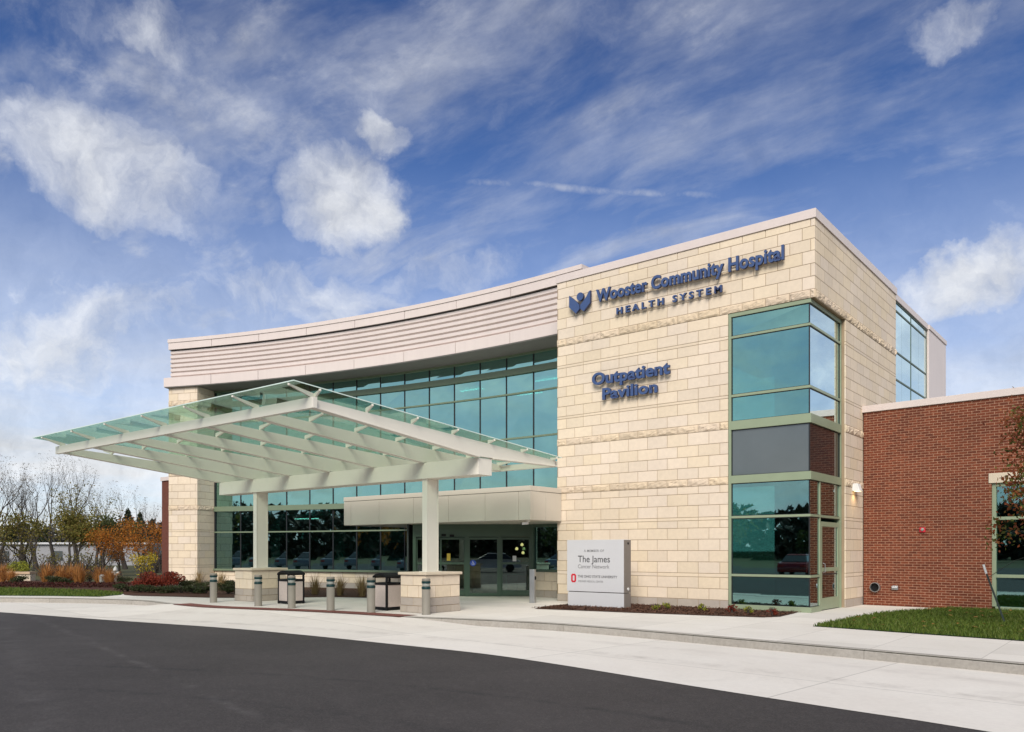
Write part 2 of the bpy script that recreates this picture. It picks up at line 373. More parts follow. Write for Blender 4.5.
# individual cumulus, each an ellipse on the sky in world directions, edges broken by noise
fine = W.new('ShaderNodeTexNoise'); W.l.new(D, fine.inputs['Vector']); fine.inputs['Scale'].default_value = 6; fine.inputs['Detail'].default_value = 8; fine.inputs['Roughness'].default_value = .58
fv = W.new('ShaderNodeVectorMath', operation='SCALE'); W.l.new(W.vmath('SUBTRACT', fine.outputs['Color'], (.5,.5,.5)), fv.inputs[0]); fv.inputs['Scale'].default_value = .16
DW = W.vmath('ADD', D, fv.outputs[0])
CUM = [(0.35, 0.3, 0.42, 0.26, 0, 1.0), (-1.157, 0.399, 0.135, 0.065, -0.349, 0.935), (-1.05, 0.515, 0.085, 0.04, -0.262, 0.66), (-0.873, 0.421, 0.075, 0.066, -0.175, 0.9680000000000001), (-0.834, 0.496, 0.038, 0.024, -0.524, 0.6050000000000001), (-1.166, 0.534, 0.051, 0.032, -0.175, 0.385), (-1.181, 0.488, 0.062, 0.024, -0.349, 0.33), (-1.132, 0.216, 0.161, 0.075, 0.14, 0.935), (-0.961, 0.292, 0.168, 0.05, 0.105, 0.66), (-0.175, 0.518, 0.056, 0.028, 0.262, 0.682), (-0.16, 0.293, 0.081, 0.042, 0.384, 0.935), (-0.219, 0.265, 0.07, 0.035, 0.0, 0.55), (-0.137, 0.255, 0.063, 0.018, 0.087, 0.55), (-0.807, 0.536, 0.136, 0.031, 0.209, 0.33), (-0.628, 0.564, 0.15, 0.036, 0.262, 0.275), (-0.123, 0.322, 0.041, 0.038, 0.524, 0.33), (-1.199, 0.275, 0.085, 0.028, -0.087, 0.55), (-0.659, 0.499, 0.058, 0.019, 0.349, 0.33), (-0.783, 0.335, 0.165, 0.031, 0.14, 0.44000000000000006)]
cum = None
for az, elv, ra, re, rot, amt in CUM:
    c = Vector((sin(az)*cos(elv), cos(az)*cos(elv), sin(elv))); rt = Vector((cos(az), -sin(az), 0)); up = rt.cross(c)
    r2 = (rt*cos(rot) + up*sin(rot)) / ra; u2 = (up*cos(rot) - rt*sin(rot)) / re
    a = W.vmath('DOT_PRODUCT', W.vmath('SUBTRACT', DW, tuple(c)), tuple(r2)); b = W.vmath('DOT_PRODUCT', W.vmath('SUBTRACT', DW, tuple(c)), tuple(u2))
    q = W.math('ADD', W.math('MULTIPLY', a, a), W.math('MULTIPLY', b, b))
    front = W.math('GREATER_THAN', W.vmath('DOT_PRODUCT', D, tuple(c)), 0)
    k = W.math('MULTIPLY', W.math('MULTIPLY', W.rng(q, 0, 1.75, 1, 0, True), amt), front)
    cum = k if cum is None else W.math('MAXIMUM', cum, k)
n_a = W.noise(DW, 5.5, 10, .62)
rag = W.math('MULTIPLY', W.math('SUBTRACT', n_a, .5), 2.3)
body = W.rng(W.math('ADD', W.math('MULTIPLY', cum, 1.1), rag), .02, 1.45, 0, 1, True)
# a thin broken vapour trail across the middle of the sky
ca, cb_ = Vector((-0.6248, 0.6606, 0.4161)), Vector((-0.3815, 0.8375, 0.3912)); cn_ = ca.cross(cb_).normalized(); cm_ = (ca+cb_).normalized(); ct_ = cn_.cross(cm_)
trail = W.math('MULTIPLY', W.rng(W.math('ABSOLUTE', W.vmath('DOT_PRODUCT', W.vmath('ADD', D, W.vmath('MULTIPLY', fv.outputs[0], (.10,.10,.10))), tuple(cn_))), 0, .007, 1, 0, True), W.math('MULTIPLY', W.rng(W.math('ABSOLUTE', W.vmath('DOT_PRODUCT', D, tuple(ct_))), .10, .19, 1, 0, True), W.rng(W.noise(D, 22, 6, .65), .38, .68, .02, .42)))
wf = W.math('MAXIMUM', wf, W.math('MULTIPLY', trail, W.math('GREATER_THAN', W.vmath('DOT_PRODUCT', D, tuple(cm_)), 0)))
cum = W.math('MULTIPLY', body, W.rng(cum, .0, .55, 0, .95, True))
# sheet of thin cloud near the horizon
hz = W.math('MULTIPLY', W.rng(el, .04, .46, 1.0, 0, True), W.rng(W.noise(PW, .9, 8, .6), .28, .58, .50, 1))
# broad overcast added out of view, behind and right, to whiten reflections and fill
fill_veil = W.math('MULTIPLY', W.rng(W.vmath('DOT_PRODUCT', D, (.30, -.78, .25)), -.05, .60, 0, .86, True), W.rng(W.noise(PW, 1.7, 8, .6), .30, .62, .30, 1))
cf = W.math('MINIMUM', W.math('MAXIMUM', W.math('MAXIMUM', cum, wf), W.math('MAXIMUM', hz, fill_veil)), .97)
n_b = W.noise(W.vmath('ADD', DW, tuple(.035*c for c in (sun_dir.x*.3, sun_dir.y*.3, 1.0))), 5.5, 10, .62)
lit = W.math('MULTIPLY', W.math('SUBTRACT', n_a, n_b), 1.7)
shade = W.math('ADD', W.rng(W.noise(D, 4.0, 6, .6), .3, .7, .86, 1.0), W.math('MULTIPLY', lit, .8))
cb = W.new('ShaderNodeVectorMath', operation='SCALE'); cb.inputs[0].default_value = (5.7, 5.8, 5.95); W.l.new(shade, cb.inputs['Scale'])
skyc = W.mix(cf, blue, cb.outputs[0])
W.l.new(skyc, bg.inputs[0])
# ------------------------------------------------------------------ ground
def smooth_line(pts, n=6):
    out = []
    for i in range(len(pts)-1):
        p0 = Vector(pts[max(i-1,0)]); p1 = Vector(pts[i]); p2 = Vector(pts[i+1]); p3 = Vector(pts[min(i+2,len(pts)-1)])
        for k in range(n):
            t = k/n
            q = .5*((2*p1) + (p2-p0)*t + (2*p0-5*p1+4*p2-p3)*t*t + (3*p1-p0-3*p2+p3)*t**3)
            out.append((q.x, q.y))
    out.append(tuple(pts[-1])); return out
KERB = smooth_line([(-95,-75),(-60,-42),(-40,-24),(-30,-15.2),(-26,-12.3),(-22.5,-9.95),(-20.7,-8.9),(-19,-8.15),(-17.4,-7.8),(-15.5,-8.0),(-13.5,-8.1),(-11.8,-7.75),(-10.2,-7.35),(-8.6,-7.1),(-7.4,-7.0),(-6.4,-6.82),(-5,-6.48),(-3.2,-6.24),(-1.1,-6.35),(.6,-6.55),(2.8,-6.8),(5.1,-7.12),(9,-7.8),(16,-9.6),(30,-15),(70,-36)])
EDGE = smooth_line([(-95,-83),(-60,-48),(-40,-28.5),(-30,-19),(-24.5,-14.4),(-20,-12.1),(-17.9,-11.55),(-13.2,-10.85),(-8.5,-10.1),(-3.9,-9.95),(-1.4,-10.0),(2.2,-10.7),(4.0,-11.02),(5.3,-11.25),(9,-12.2),(16,-14.5),(30,-20.5),(70,-42)])
def resample(line, n, x0, x1):   # parametrise by x
    out = []
    for i in range(n+1):
        x = x0 + (x1-x0)*i/n
        for a, b in zip(line, line[1:]):
            if a[0] <= x <= b[0]:
                t = (x-a[0])/(b[0]-a[0]); out.append((x, a[1]+(b[1]-a[1])*t)); break
    return out
def st(name, mb, m, **k):
    return tag(mb.build(name, m, **k), kind='structure')
def flush(x):   # how far the drive is lifted level with the walk in front of the canopy
    f = lambda t: max(0, min(1, t))**2*(3-2*max(0, min(1, t)))
    return f((x+17.5)/2.2) * (1 - f((x+7.2)/2.4))
st('ground', MB().sheet([(-3000,-3000),(3000,-3000),(3000,3000),(-3000,3000)], -.2), M['terrain'])
st('parking_lot', MB().sheet([(-110,-60),(110,-60),(110,0),(-110,0)], -.15), M['asphalt'])
terr = MB(); K2 = KERB
terr.add([(x,y,-.004) for x,y in K2] + [(70,-36,-.004),(400,60,-.004),(400,900,-.004),(-900,900,-.004),(-900,-75,-.004)], [tuple(range(len(K2)+5))])
st('garden_ground', terr, M['terrain'])
ap = MB(); kx = resample(KERB, 150, -60, 40); ex = resample(EDGE, 150, -60, 40); NS = 8
for (xa, ya), (xb, yb) in zip(kx, ex):
    for j in range(NS+1):
        t = j/NS; z = -.145 + .143*flush(xa)*(1-min(1, t/.75))**1.3
        ap.v.append((xa+(xb-xa)*t, ya+(yb-ya)*t, z))
for i in range(150):
    for j in range(NS): a = i*(NS+1)+j; ap.f.append((a, a+1, a+NS+2, a+NS+1))
st('drive_apron', ap, M['apron'], smooth=True)
kb = MB()
def offs(line, d):
    out = []
    for i, p in enumerate(line):
        a = Vector(line[max(i-1,0)]); b = Vector(line[min(i+1,len(line)-1)]); t = (b-a).normalized(); out.append((p[0]-t.y*d, p[1]+t.x*d))
    return out
ki = offs(KERB, .16); ko = offs(KERB, .035)
for (a, b, c) in zip(KERB, ko, ki):
    n = len(kb.v); kb.v += [(a[0],a[1],-.19),(a[0],a[1],-.03),(b[0],b[1],.003),(c[0],c[1],.004),(c[0],c[1],-.1)]
for i in range(len(KERB)-1):
    for k in range(4): kb.f.append((i*5+k, i*5+k+1, i*5+k+6, i*5+k+5))
st('kerb', kb, M['kerb'], smooth=False)
# sidewalk and entrance plaza, one slab inside the kerb
ins = [p for p in offs(KERB, .15) if -30 < p[0] < 16]
walk = ins + [(16.5,-8),(16,-6.2),(9,-4.95),(5.1,-3.98),(3.2,-3.78),(1.3,-3.5),(1.2,-2.0),(1.25,-.6),(1.35,.8),(1.68,2.0),(2.03,2.9),(2.3,3.76),(-.05,3.93),(-.25,.2),(-2.3,.2),(-7.4,.3),(-7.4,1.9),(-12.6,2.4),(-14.4,1.9),(-18,1.2),(-24,-.9),(-24.9,-1.9),(-21.5,-5.0),(-21.6,-6.4),(-22.6,-8.2),(-24.2,-9.9),(-28,-12.3)]
st('sidewalk', MB().sheet(walk, 0), M['concrete'])
st('mulch_bed', MB().sheet([(-6.1,-3.15),(-5.3,-2.98),(-3.5,-2.72),(-1.8,-2.38),(-.5,-2.05),(-.25,-1.6),(-.33,-.6),(-.4,-.02),(-6.5,-.02),(-6.45,-1.9),(-6.3,-2.6)], .012), M['mulch'])
st('planting_bed', MB().sheet([(-28.3,-6.8),(-24.5,-6.0),(-22.2,-6.15),(-21.0,-6.7),(-20.2,-6.75),(-18.4,-6.1),(-17.1,-5.75),(-15.6,-4.6),(-14.5,-3.05),(-13.2,-2.6),(-12.7,-1.6),(-12.8,2.2),(-17,1.7),(-24,-.5),(-25.4,-1.6),(-32,-1.2),(-44,-6),(-44,-15.5),(-34,-9.5)], .010), M['mulch'])
ts = resample(KERB, 24, -15.1, -7.0); tm = MB()
for x, y in ts: f_ = -.145+.143*flush(x); tm.v += [(x,y+.46,.007),(x,y+.15,.007),(x,y-.10,.007)]
for i in range(24):
    for k in range(2): tm.f.append((i*3+k,i*3+k+1,i*3+k+4,i*3+k+3))
st('tactile_strip', tm, M['strip'])
lawnL = [(-20.5,-7.75),(-21.1,-6.75),(-22.2,-6.15),(-24.5,-6.0),(-28.3,-6.8),(-34,-9.5),(-42,-15.5),(-41.2,-23),(-34,-17.0),(-28,-12.3),(-24.2,-9.85),(-22.2,-8.5)]
lawnR = [(1.12,-3.5),(1.9,-3.55),(3.2,-3.72),(5.1,-3.95),(9,-4.9),(14,-5.8),(14,3.0),(3.2,3.68),(2.2,3.77),(1.95,2.9),(1.6,2.0),(1.28,.8),(1.18,-.6),(1.15,-2.0)]
st('lawn_base', MB().sheet(lawnL, .010).sheet(lawnR, .010), M['grass_base'])
def inside(p, poly):
    c = False
    for (x0,y0),(x1,y1) in zip(poly, poly[1:]+poly[:1]):
        if (y0 > p[1]) != (y1 > p[1]) and p[0] < (x1-x0)*(p[1]-y0)/(y1-y0)+x0: c = not c
    return c
def grass(poly, bb, n, h, mb):
    for _ in range(n):
        x, y = random.uniform(bb[0],bb[1]), random.uniform(bb[2],bb[3])
        if not inside((x,y), poly): continue
        a = random.uniform(0,6.3); hh = h*random.uniform(.5,1.3); wd = .007+.004*random.random(); l = hh*random.uniform(.1,.8); b = random.uniform(0,6.3)
        dx, dy = cos(a)*wd, sin(a)*wd; lx, ly = cos(b)*l, sin(b)*l
        mb.add([(x-dx,y-dy,.008),(x+dx,y+dy,.008),(x+lx*.4+dx*.7,y+ly*.4+dy*.7,hh*.65),(x+lx*.4-dx*.7,y+ly*.4-dy*.7,hh*.65),(x+lx,y+ly,hh)],[(0,1,2,3),(3,2,4)])
g = MB(); grass(lawnR, (.5,7.5,-4.6,3.8), 52000, .075, g); grass(lawnL, (-36,-20.5,-17,-5.9), 46000, .085, g)
tag(g.build('lawn_grass', M['grass'], fix=False), 'mown green lawn grass beside the walks', 'grass', kind='stuff')
# fallen leaves scattered on the right lawn
lf = MB()
for _ in range(90):
    x, y = random.uniform(.8,6.5), random.uniform(-4,3.2)
    if inside((x,y), lawnR):
        s = random.uniform(.03,.06); a = random.uniform(0,6.3)
        lf.add([(x+s*cos(a+k*pi/2), y+s*sin(a+k*pi/2), .07+random.uniform(-.012,.02)) for k in range(4)], [(0,1,2,3)])
M['dry_leaf'] = leaf_mat('fallen_leaf', [(.30,.12,.03),(.35,.2,.06),(.2,.06,.02)], .2)
tag(lf.build('fallen_leaves', M['dry_leaf'], fix=False), 'brown fallen leaves scattered over the right lawn', 'leaves', kind='stuff')

# ------------------------------------------------------------------ hospital building
H = thing('hospital_building', 'limestone and red brick hospital with curved glass wing and square corner tower', 'hospital', (-7.5, 2, 0))
HO = Vector((-7.5, 2, 0))
def part(name, mb, m, parent=None, **k):
    par = parent or H
    o = mb.build(name, m, **k); o.parent = par
    if parent is None: o.location = -HO
    return o
COURSES = [0,.22,.51,.81,.91,1.21,1.51,1.81,2.11,2.31,2.395,2.71,3.02,3.22,3.42,3.715,4.01,4.31,4.65,4.85,5.15,5.45,5.525,5.82,6.11,6.41,6.70,6.97,7.05,7.34,7.63,7.84,8.15,8.46,8.77,9.06,9.36,9.55]
BANDS = {3.22, 4.65, 7.63}
def block(mb, P, s0, s1, z0, z1, j=.0065, dep=.1, proud=0):
    """one stone with a chamfered face; P(s, d, z) maps along-wall, outward, height"""
    a, b, c, d = s0+j, s1-j, z0+j, z1-j; e = .0035
    if b-a < .02: return
    vs = [P(a,-.03,c),P(b,-.03,c),P(b,-.03,d),P(a,-.03,d), P(a,proud-e,c),P(b,proud-e,c),P(b,proud-e,d),P(a,proud-e,d), P(a+e,proud,c+e),P(b-e,proud,c+e),P(b-e,proud,d-e),P(a+e,proud,d-e)]
    mb.add(vs, [(0,1,5,4),(1,2,6,5),(2,3,7,6),(3,0,4,7),(4,5,9,8),(5,6,10,9),(6,7,11,10),(7,4,8,11),(8,9,10,11)])
def rockblock(mb, P, s0, s1, z0, z1):
    n, m = 9, 5; j = .006; base = len(mb.v)
    for i in range(n+1):
        for k in range(m+1):
            u, v = i/n, k/m
            edge = min(u, 1-u)*(s1-s0), min(v, 1-v)*(z1-z0)
            d = min(1, min(edge)/.045)
            s_, z_ = s0+j+(s1-s0-2*j)*u, z0+j+(z1-z0-2*j)*v
            q = Vector(P(s_,0,z_)); h = .008 + d*(.018 + .024*mnoise.noise(q*7) + .022*mnoise.noise(q*17))
            mb.v.append(P(s_, max(.003,h), z_))
    for i in range(n):
        for k in range(m):
            a = base+i*(m+1)+k; mb.f.append((a, a+m+1, a+m+2, a+1))
    # skirt back into the wall
    ring = [base+i*(m+1) for i in range(n+1)] + [base+n*(m+1)+k for k in range(1,m+1)] + [base+i*(m+1)+m for i in range(n-1,-1,-1)] + [base+k for k in range(m-1,0,-1)]
    nb = len(mb.v); N = len(ring)
    for idx, r in enumerate(ring):
        ii = (r-base)//(m+1); kk = (r-base)%(m+1); mb.v.append(P(s0+j+(s1-s0-2*j)*ii/n, -.03, z0+j+(z1-z0-2*j)*kk/m))
    for i in range(N): mb.f.append((ring[i], ring[(i+1)%N], nb+(i+1)%N, nb+i))
def wall(P, ranges, out, courses=COURSES, L=.61, phase=0, key=0):
    """lay courses; ranges(z0,z1,i) -> (s0,s1) or None; out = (stone, rough, gray) builders"""
    for i in range(len(courses)-1):
        z0, z1 = courses[i], courses[i+1]; rg = ranges(z0, z1, i)
        if not rg: continue
        s0, s1 = rg; h = z1-z0; LL = L*2 if h < .12 else L
        x = math.floor(s0/LL)*LL - LL + ((i % 2)*.5*LL + phase)
        while x < s1:
            a, b = max(x, s0), min(x+LL, s1)
            if b - a > .03:
                if z0 in BANDS: rockblock(out[1][(key,z0)] if isinstance(out[1], dict) else out[1], P, a, b, z0, z1)
                elif i == 0: block(out[2][key] if isinstance(out[2], dict) else out[2], P, a, b, z0, z1, proud=.0)
                else: block(out[0], P, a, b, z0, z1)
            x += LL
TX0 = -7.655; OPX = -2.21; OPY = 2.42; WT = 7.63; SEND = 7.58
PF = lambda s, d, z: (s, -d, z)
PS = lambda s, d, z: (d, s, z)
PL_ = lambda s, d, z: (TX0 - d, -s, z)
st_ = MB()
class Courses(dict):
    def __missing__(s, k): s[k] = MB(); return s[k]
rk_, gy_ = Courses(), Courses()
cor = lambda i: i % 2
wall(PF, lambda a,b,i: (TX0, OPX if b <= WT+.001 else (0 if cor(i) else -.1)), (st_,rk_,gy_), key='f')
wall(PF, lambda a,b,i: None if b <= WT+.001 or cor(i) else (-.1, 0), (st_,rk_,gy_), L=5, key='f')
wall(PS, lambda a,b,i: None if b <= WT+.001 or not cor(i) else (0, .1), (st_,rk_,gy_), L=5, key='s')
wall(PS, lambda a,b,i: (OPY if b <= WT+.001 else (.1 if cor(i) else 0), SEND), (st_,rk_,gy_), phase=.1, key='s')
wall(PL_, lambda a,b,i: (-6, 0-.03), (st_,rk_,gy_), key='w')
tower = part('stone_tower_wall', st_, M['stone'])
for q in rk_.values(): part('rock_faced_course', q, M['stone_rough'], tower)
for q in gy_.values(): part('gray_base_course', q, M['stone_gray'], tower)
mc = MB().box(TX0+.008, OPX-.008, .008, .3, 0, WT).box(TX0+.008,-.008,.008,.3,WT+.008,9.5).box(-.3,-.0015,OPY+.008,SEND-.004,0,WT).box(-.3,-.0015,.3,SEND-.004,WT+.008,9.5).box(TX0+.008,TX0+.3,.3,6,0,9.5)
part('mortar_core', mc, M['mortar'], tower)
part('roof', MB().box(TX0+.2,-.2,.2,15.2,9.2,9.35).box(TX0+.2,-.3,7.6,15.2,5.6,5.7), M['soffit'], tower)
cp = MB()
cp.box(TX0-.03,.03,-.03,.35,9.55,9.77).box(-.35,.03,.35,7.62,9.55,9.77).box(TX0-.03,TX0+.3,.35,15,9.55,9.77)
cpo = part('tower_coping', cp, M['metal_panel'], tower, bevel=.006)
# upper corner bay at the back of the tower side: glazing then metal panel
bay = part('rear_wall_panel', MB().box(-.3,-.05,12.42,15.34,0,9.52).box(-.33,-.02,12.4,15.37,9.52,9.68), M['metal_panel'], bevel=.006)
part('rear_bay_coping', MB().box(-.4,-.07,7.6,12.4,9.5,9.7), M['metal_panel'], bevel=.006)
rb = MB()
for y in (7.61,10.08,12.37): rb.box(-.16,-.12,y-.03,y+.03,4.8,9.5)
for z in (5.5,7.0,7.88,9.2,9.47): rb.box(-.16,-.11,7.64,10.05,z-.025,z+.025).box(-.16,-.11,10.11,12.34,z-.025,z+.025)
rbf = part('window', rb, M['frame_dark'])
for y0, y1 in ((7.6,8.85),(8.86,10.08),(10.08,11.2),(11.21,12.4)):
    part('pane', MB().box(-.145,-.13,y0,y1,4.8,9.5), M['glass'], rbf)
part('back_wall', MB().box(-3,-2.9,7.6,12.4,4,9.2), M['int_wall'], rbf)

# corner window of the tower
GX, GR = .145, .05                        # glass set back from the side and the front
fr = MB()
for z0, z1, pr in ((0,.13,.03),(.85,.91,0),(2.34,2.40,0),(3.24,3.44,.02),(4.62,4.845,.02),(5.465,5.53,0),(6.98,7.04,0),(7.53,7.625,.01)):
    d = GR-.03-pr; dx = GX-.035-pr
    y1 = .72 if z1 < 1 else 2.365
    fr.box(OPX+.075,-dx,d,GR+.05,z0,z1).box(-GX-.05,-dx,GR+.05,y1,z0,z1)
fr.box(OPX+.003,OPX+.075,GR-.04,GR+.06,0,7.625).box(-GX-.06,-GX+.045,2.365,2.415,0,7.625)
fr.box(-GX-.05,-GX+.03,.725,.79,0,3.24)
fr.box(-GX-.05,-GX+.03,2.30,2.365,0,3.24)
cwin = part('corner_window', fr, M['frame'], bevel=.004)
part('corner_joint', MB().box(-GX-.014,-GX+.012,GR-.012,GR+.014,.13,7.53), M['gasket'], cwin)
gb = MB()
for z in (.13,.845,.91,2.335,2.40,3.235,3.44,4.615,4.845,5.46,5.53,6.975,7.04,7.525):
    gb.box(OPX+.075,-GX-.014,GR-.012,GR-.002,z-.014,z+.014).box(-GX+.002,-GX+.012,GR+.015,.725 if z < .9 else 2.36,z-.014,z+.014)
gb.box(OPX+.07,OPX+.1,GR-.012,GR-.002,.13,7.53).box(-GX+.002,-GX+.014,2.33,2.364,3.44,7.53)
part('black_gasket', gb, M['gasket'], cwin)
for z0, z1 in ((.13,.85),(.91,2.34),(2.40,3.24),(4.845,5.465),(5.53,6.98),(7.04,7.53)):
    mt = M['glass'] if z0 > 4 else M['glass_low']
    t = random.uniform(-.0015,.0015)
    part('pane', MB().hexa([(OPX+.07,GR+t,z0),(-GX-.014,GR-t,z0),(-GX-.014,GR+.012,z0),(OPX+.07,GR+.012,z0),(OPX+.07,GR-t,z1),(-GX-.014,GR+t,z1),(-GX-.014,GR+.012,z1),(OPX+.07,GR+.012,z1)]), mt, cwin)
    part('pane', MB().box(-GX-.012,-GX,GR+.015,.73 if z0 < 3.3 else 2.37,z0,z1), mt, cwin)
    if 2 < z0 < 3: part('pane', MB().box(-GX-.012,-GX,.785,2.305,z0,z1), mt, cwin)
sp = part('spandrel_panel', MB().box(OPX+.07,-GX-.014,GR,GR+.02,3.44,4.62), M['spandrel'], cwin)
part('spandrel_panel', MB().box(-GX-.02,-GX,GR+.015,2.37,3.44,4.62), M['spandrel_reflect_dark'], cwin)
# side door in the corner window
dr = MB().box(-GX-.03,-GX+.025,.80,.92,.02,2.24).box(-GX-.03,-GX+.025,2.17,2.29,.02,2.24)
for z0, z1 in ((.02,.31),(.98,1.08),(2.12,2.24)): dr.box(-GX-.03,-GX+.025,.92,2.17,z0,z1)
sd = part('side_door', dr, M['frame'], bevel=.004)
part('pane', MB().box(-GX-.01,-GX,.92,2.17,.31,.98).box(-GX-.01,-GX,.92,2.17,1.08,2.12), M['glass_low'], sd)
part('handle', MB().tube([(-GX+.025,.98,.95),(-GX+.075,.98,.97),(-GX+.075,.98,1.17),(-GX+.025,.98,1.19)], .012, 6), M['chrome'], sd)
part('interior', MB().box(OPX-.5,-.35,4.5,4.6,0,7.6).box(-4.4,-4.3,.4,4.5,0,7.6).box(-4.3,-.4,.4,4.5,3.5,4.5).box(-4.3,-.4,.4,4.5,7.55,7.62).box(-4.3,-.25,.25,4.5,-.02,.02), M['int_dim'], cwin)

# right brick wing (turned a few degrees towards the drive)
BW = thing('brick_wing', None, None, (0, 3.963, 0), R(-5.0)); BW.parent = H; BW.location = Vector((0, 3.963, 0)) - HO
def bpart(name, mb, m, par=None, **k):
    o = mb.build(name, m, **k); o.parent = par or BW; return o
bw = MB().box(.03,3.18,0,.3,0,5.36).box(3.18,5.7,0,.3,3.46,5.36).box(5.7,14,0,.3,0,5.36).box(13.7,14,.3,20,0,5.36)
bpart('brick_wall', bw, M['brick'])
bpart('wing_coping', MB().box(.0,14.05,-.04,.36,5.36,5.54), M['metal_panel'], bevel=.005)
bpart('wing_roof', MB().box(.1,13.9,.3,20,5.0,5.1), M['soffit'])
bpart('lintel', MB().box(3.12,5.76,-.02,.25,3.21,3.46), M['stone_cap'], bevel=.006)
f2 = MB().box(3.18,3.27,.04,.16,.1,3.21).box(5.61,5.7,.04,.16,.1,3.21)
for z0, z1, p in ((0,.1,-.02),(.83,.91,.04),(2.28,2.36,.04),(3.12,3.21,.04)): f2.box(3.27,5.61,p,.16,z0,z1)
f2.box(4.4,4.46,.05,.16,.1,3.12)
bwin = bpart('wing_window', f2, M['frame'], bevel=.004)
for x0, x1 in ((3.27,4.4),(4.46,5.61)):
    for z0, z1 in ((.1,.83),(.91,2.28),(2.36,3.12)): bpart('pane', MB().box(x0,x1,.1,.115,z0,z1), M['glass_low'], bwin)
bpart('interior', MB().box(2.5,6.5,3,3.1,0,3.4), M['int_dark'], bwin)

# ---- curved wing
A0, A1 = -.4165, .0322
def ang(s, r): return s/r
nseg = 40
fa = MB()
GAP = .0009
def joints(mb, js, prof, a0, a1):
    xs = [a0] + [j for j in js if a0 < j < a1] + [a1]
    for i in range(len(xs)-1):
        mb.arc(xs[i] + (GAP/4 if i else 0), xs[i+1] - (GAP/4 if i < len(xs)-2 else 0), prof, 6)
JC = [-.4165+.0545*k for k in range(1,9)]
band = MB(); joints(band, JC, [(43.0,8.432),(43.0,8.812),(43.35,8.812),(43.35,8.432)], A0, A1)
fas = part('curved_fascia', band, M['metal_panel'])
cop = MB(); joints(cop, [j+.001 for j in JC], [(42.99,9.985),(42.99,10.268),(43.4,10.268),(43.4,9.985)], A0+.0055, A1)
cop.arc(A0+.0050, A1+.0003, [(42.965,10.276),(42.965,10.42),(43.5,10.42),(43.5,10.276)], nseg)
part('fascia_coping', cop, M['metal_panel'], fas)
rib = [(43.4,8.815)]; z = 8.815
rib.append((43.10,8.815))
pitch = (9.955-8.83)/6
for k in range(6):
    zb = 8.83+k*pitch
    rib += [(43.155,zb+.0),(43.155,zb+.028),(43.085,zb+.062),(43.085,zb+pitch-.012)]
rib += [(43.2,9.955),(43.4,9.955)]
part('ribbed_panel', MB().arc(A0+.0062, A1-.0002, rib, nseg), M['metal_panel'], fas)
part('panel_joint', MB().abox(A0+.006,A1-.0003,43.03,43.3,8.45,8.80,nseg).abox(A0+.006,A1-.0003,43.02,43.3,9.97,10.40,nseg).abox(A0+.006,A1-.0003,43.165,43.38,8.44,10.40,nseg), M['joint'], fas)
part('fascia_return', MB().abox(A1-.018,A1,43.4,51,8.8,10.42,2).abox(A0+.006,A0+.02,43.4,50,8.8,10.4,2), M['metal_panel'], fas)
part('wing_roof', MB().abox(A0+.01,A1-.005,43.4,52,10.05,10.15,20), M['soffit'], fas)
part('soffit', MB().abox(A0+.0005,A1,43.02,46,8.40,8.43,nseg), M['soffit'])
RG = 44.3
pa0, pa1 = -.4137, -.3806
Pp = lambda s, d, z: pol(s/43.15, 43.15-d, z)
Pr = lambda s, d, z: pol(pa1 + d/43.15, 43.15+s, z)
Pq = lambda s, d, z: pol(pa0 - d/43.15, 43.15-s, z)
s1_, r1_, g1_ = MB(), Courses(), Courses()
top = [c for c in COURSES if c < 8.2] + [8.40]
wall(Pp, lambda a,b,i: (pa0*43.15, pa1*43.15 - (0 if i%2 else .1)), (s1_,r1_,g1_), top, key='f')
wall(Pp, lambda a,b,i: None if i % 2 else (pa1*43.15-.1, pa1*43.15), (s1_,r1_,g1_), top, L=50, phase=pa1*43.15-.1, key='f')
wall(Pr, lambda a,b,i: (0, .1) if i % 2 else None, (s1_,r1_,g1_), top, L=5, key='s')
wall(Pr, lambda a,b,i: (.1 if i%2 else 0, 2.4), (s1_,r1_,g1_), top, phase=.2, key='s')
wall(Pq, lambda a,b,i: (-2.4, 0), (s1_,r1_,g1_), top, key='w')
pier = part('stone_pier', s1_, M['stone']); [part('rock_faced_course', q, M['stone_rough'], pier) for q in r1_.values()]; [part('gray_base_course', q, M['stone_gray'], pier) for q in g1_.values()]
part('mortar_core', MB().abox(pa0+.0002,pa1-.0002,43.158,45.5,0,8.40,3), M['mortar'], pier)
# glazing
gl0, gl1 = pa1, 1.44/RG
SM = [-1.5-1.17*k for k in range(13)]
cuts = [gl0] + sorted(s/RG for s in SM if s/RG > gl0+.004) + [gl1]
lev = [(.66,.74,.06),(2.28,2.335,.0),(3.2,3.41,.05),(5.43,5.49,.0),(7.0,7.055,0),(7.69,7.90,.05),(8.33,8.40,.03)]
cf_ = MB()
for z0, z1, p in lev: cf_.abox(gl0, gl1, RG-.06-p, RG+.06, z0, z1, 30)
cw = part('curtain_wall', cf_, M['frame_wing'])
for a in cuts[1:-1]: part('mullion', MB().abox(a-.022/RG, a+.022/RG, RG-.018, RG+.045, .67, 8.39), M['gasket'], cw)
part('jamb', MB().abox(gl0, gl0+.05/RG, RG-.05, RG+.03, .745, 8.32), M['gasket'], cw)
for a, b in zip(cuts, cuts[1:]):
    for (q0, q1) in zip(lev, lev[1:]):
        t0, t1 = random.uniform(-.004,.004), random.uniform(-.004,.004)
        z0, z1 = q0[1]-.01, q1[0]+.01
        p = [pol(a,RG+t0,z0),pol(b,RG-t0,z0),pol(b,RG+.01,z0),pol(a,RG+.01,z0),pol(a,RG+t1,z1),pol(b,RG-t1,z1),pol(b,RG+.01,z1),pol(a,RG+.01,z1)]
        part('pane', MB().hexa(p), M['glass'] if z0 > 3.3 else M['glass_low'], cw)
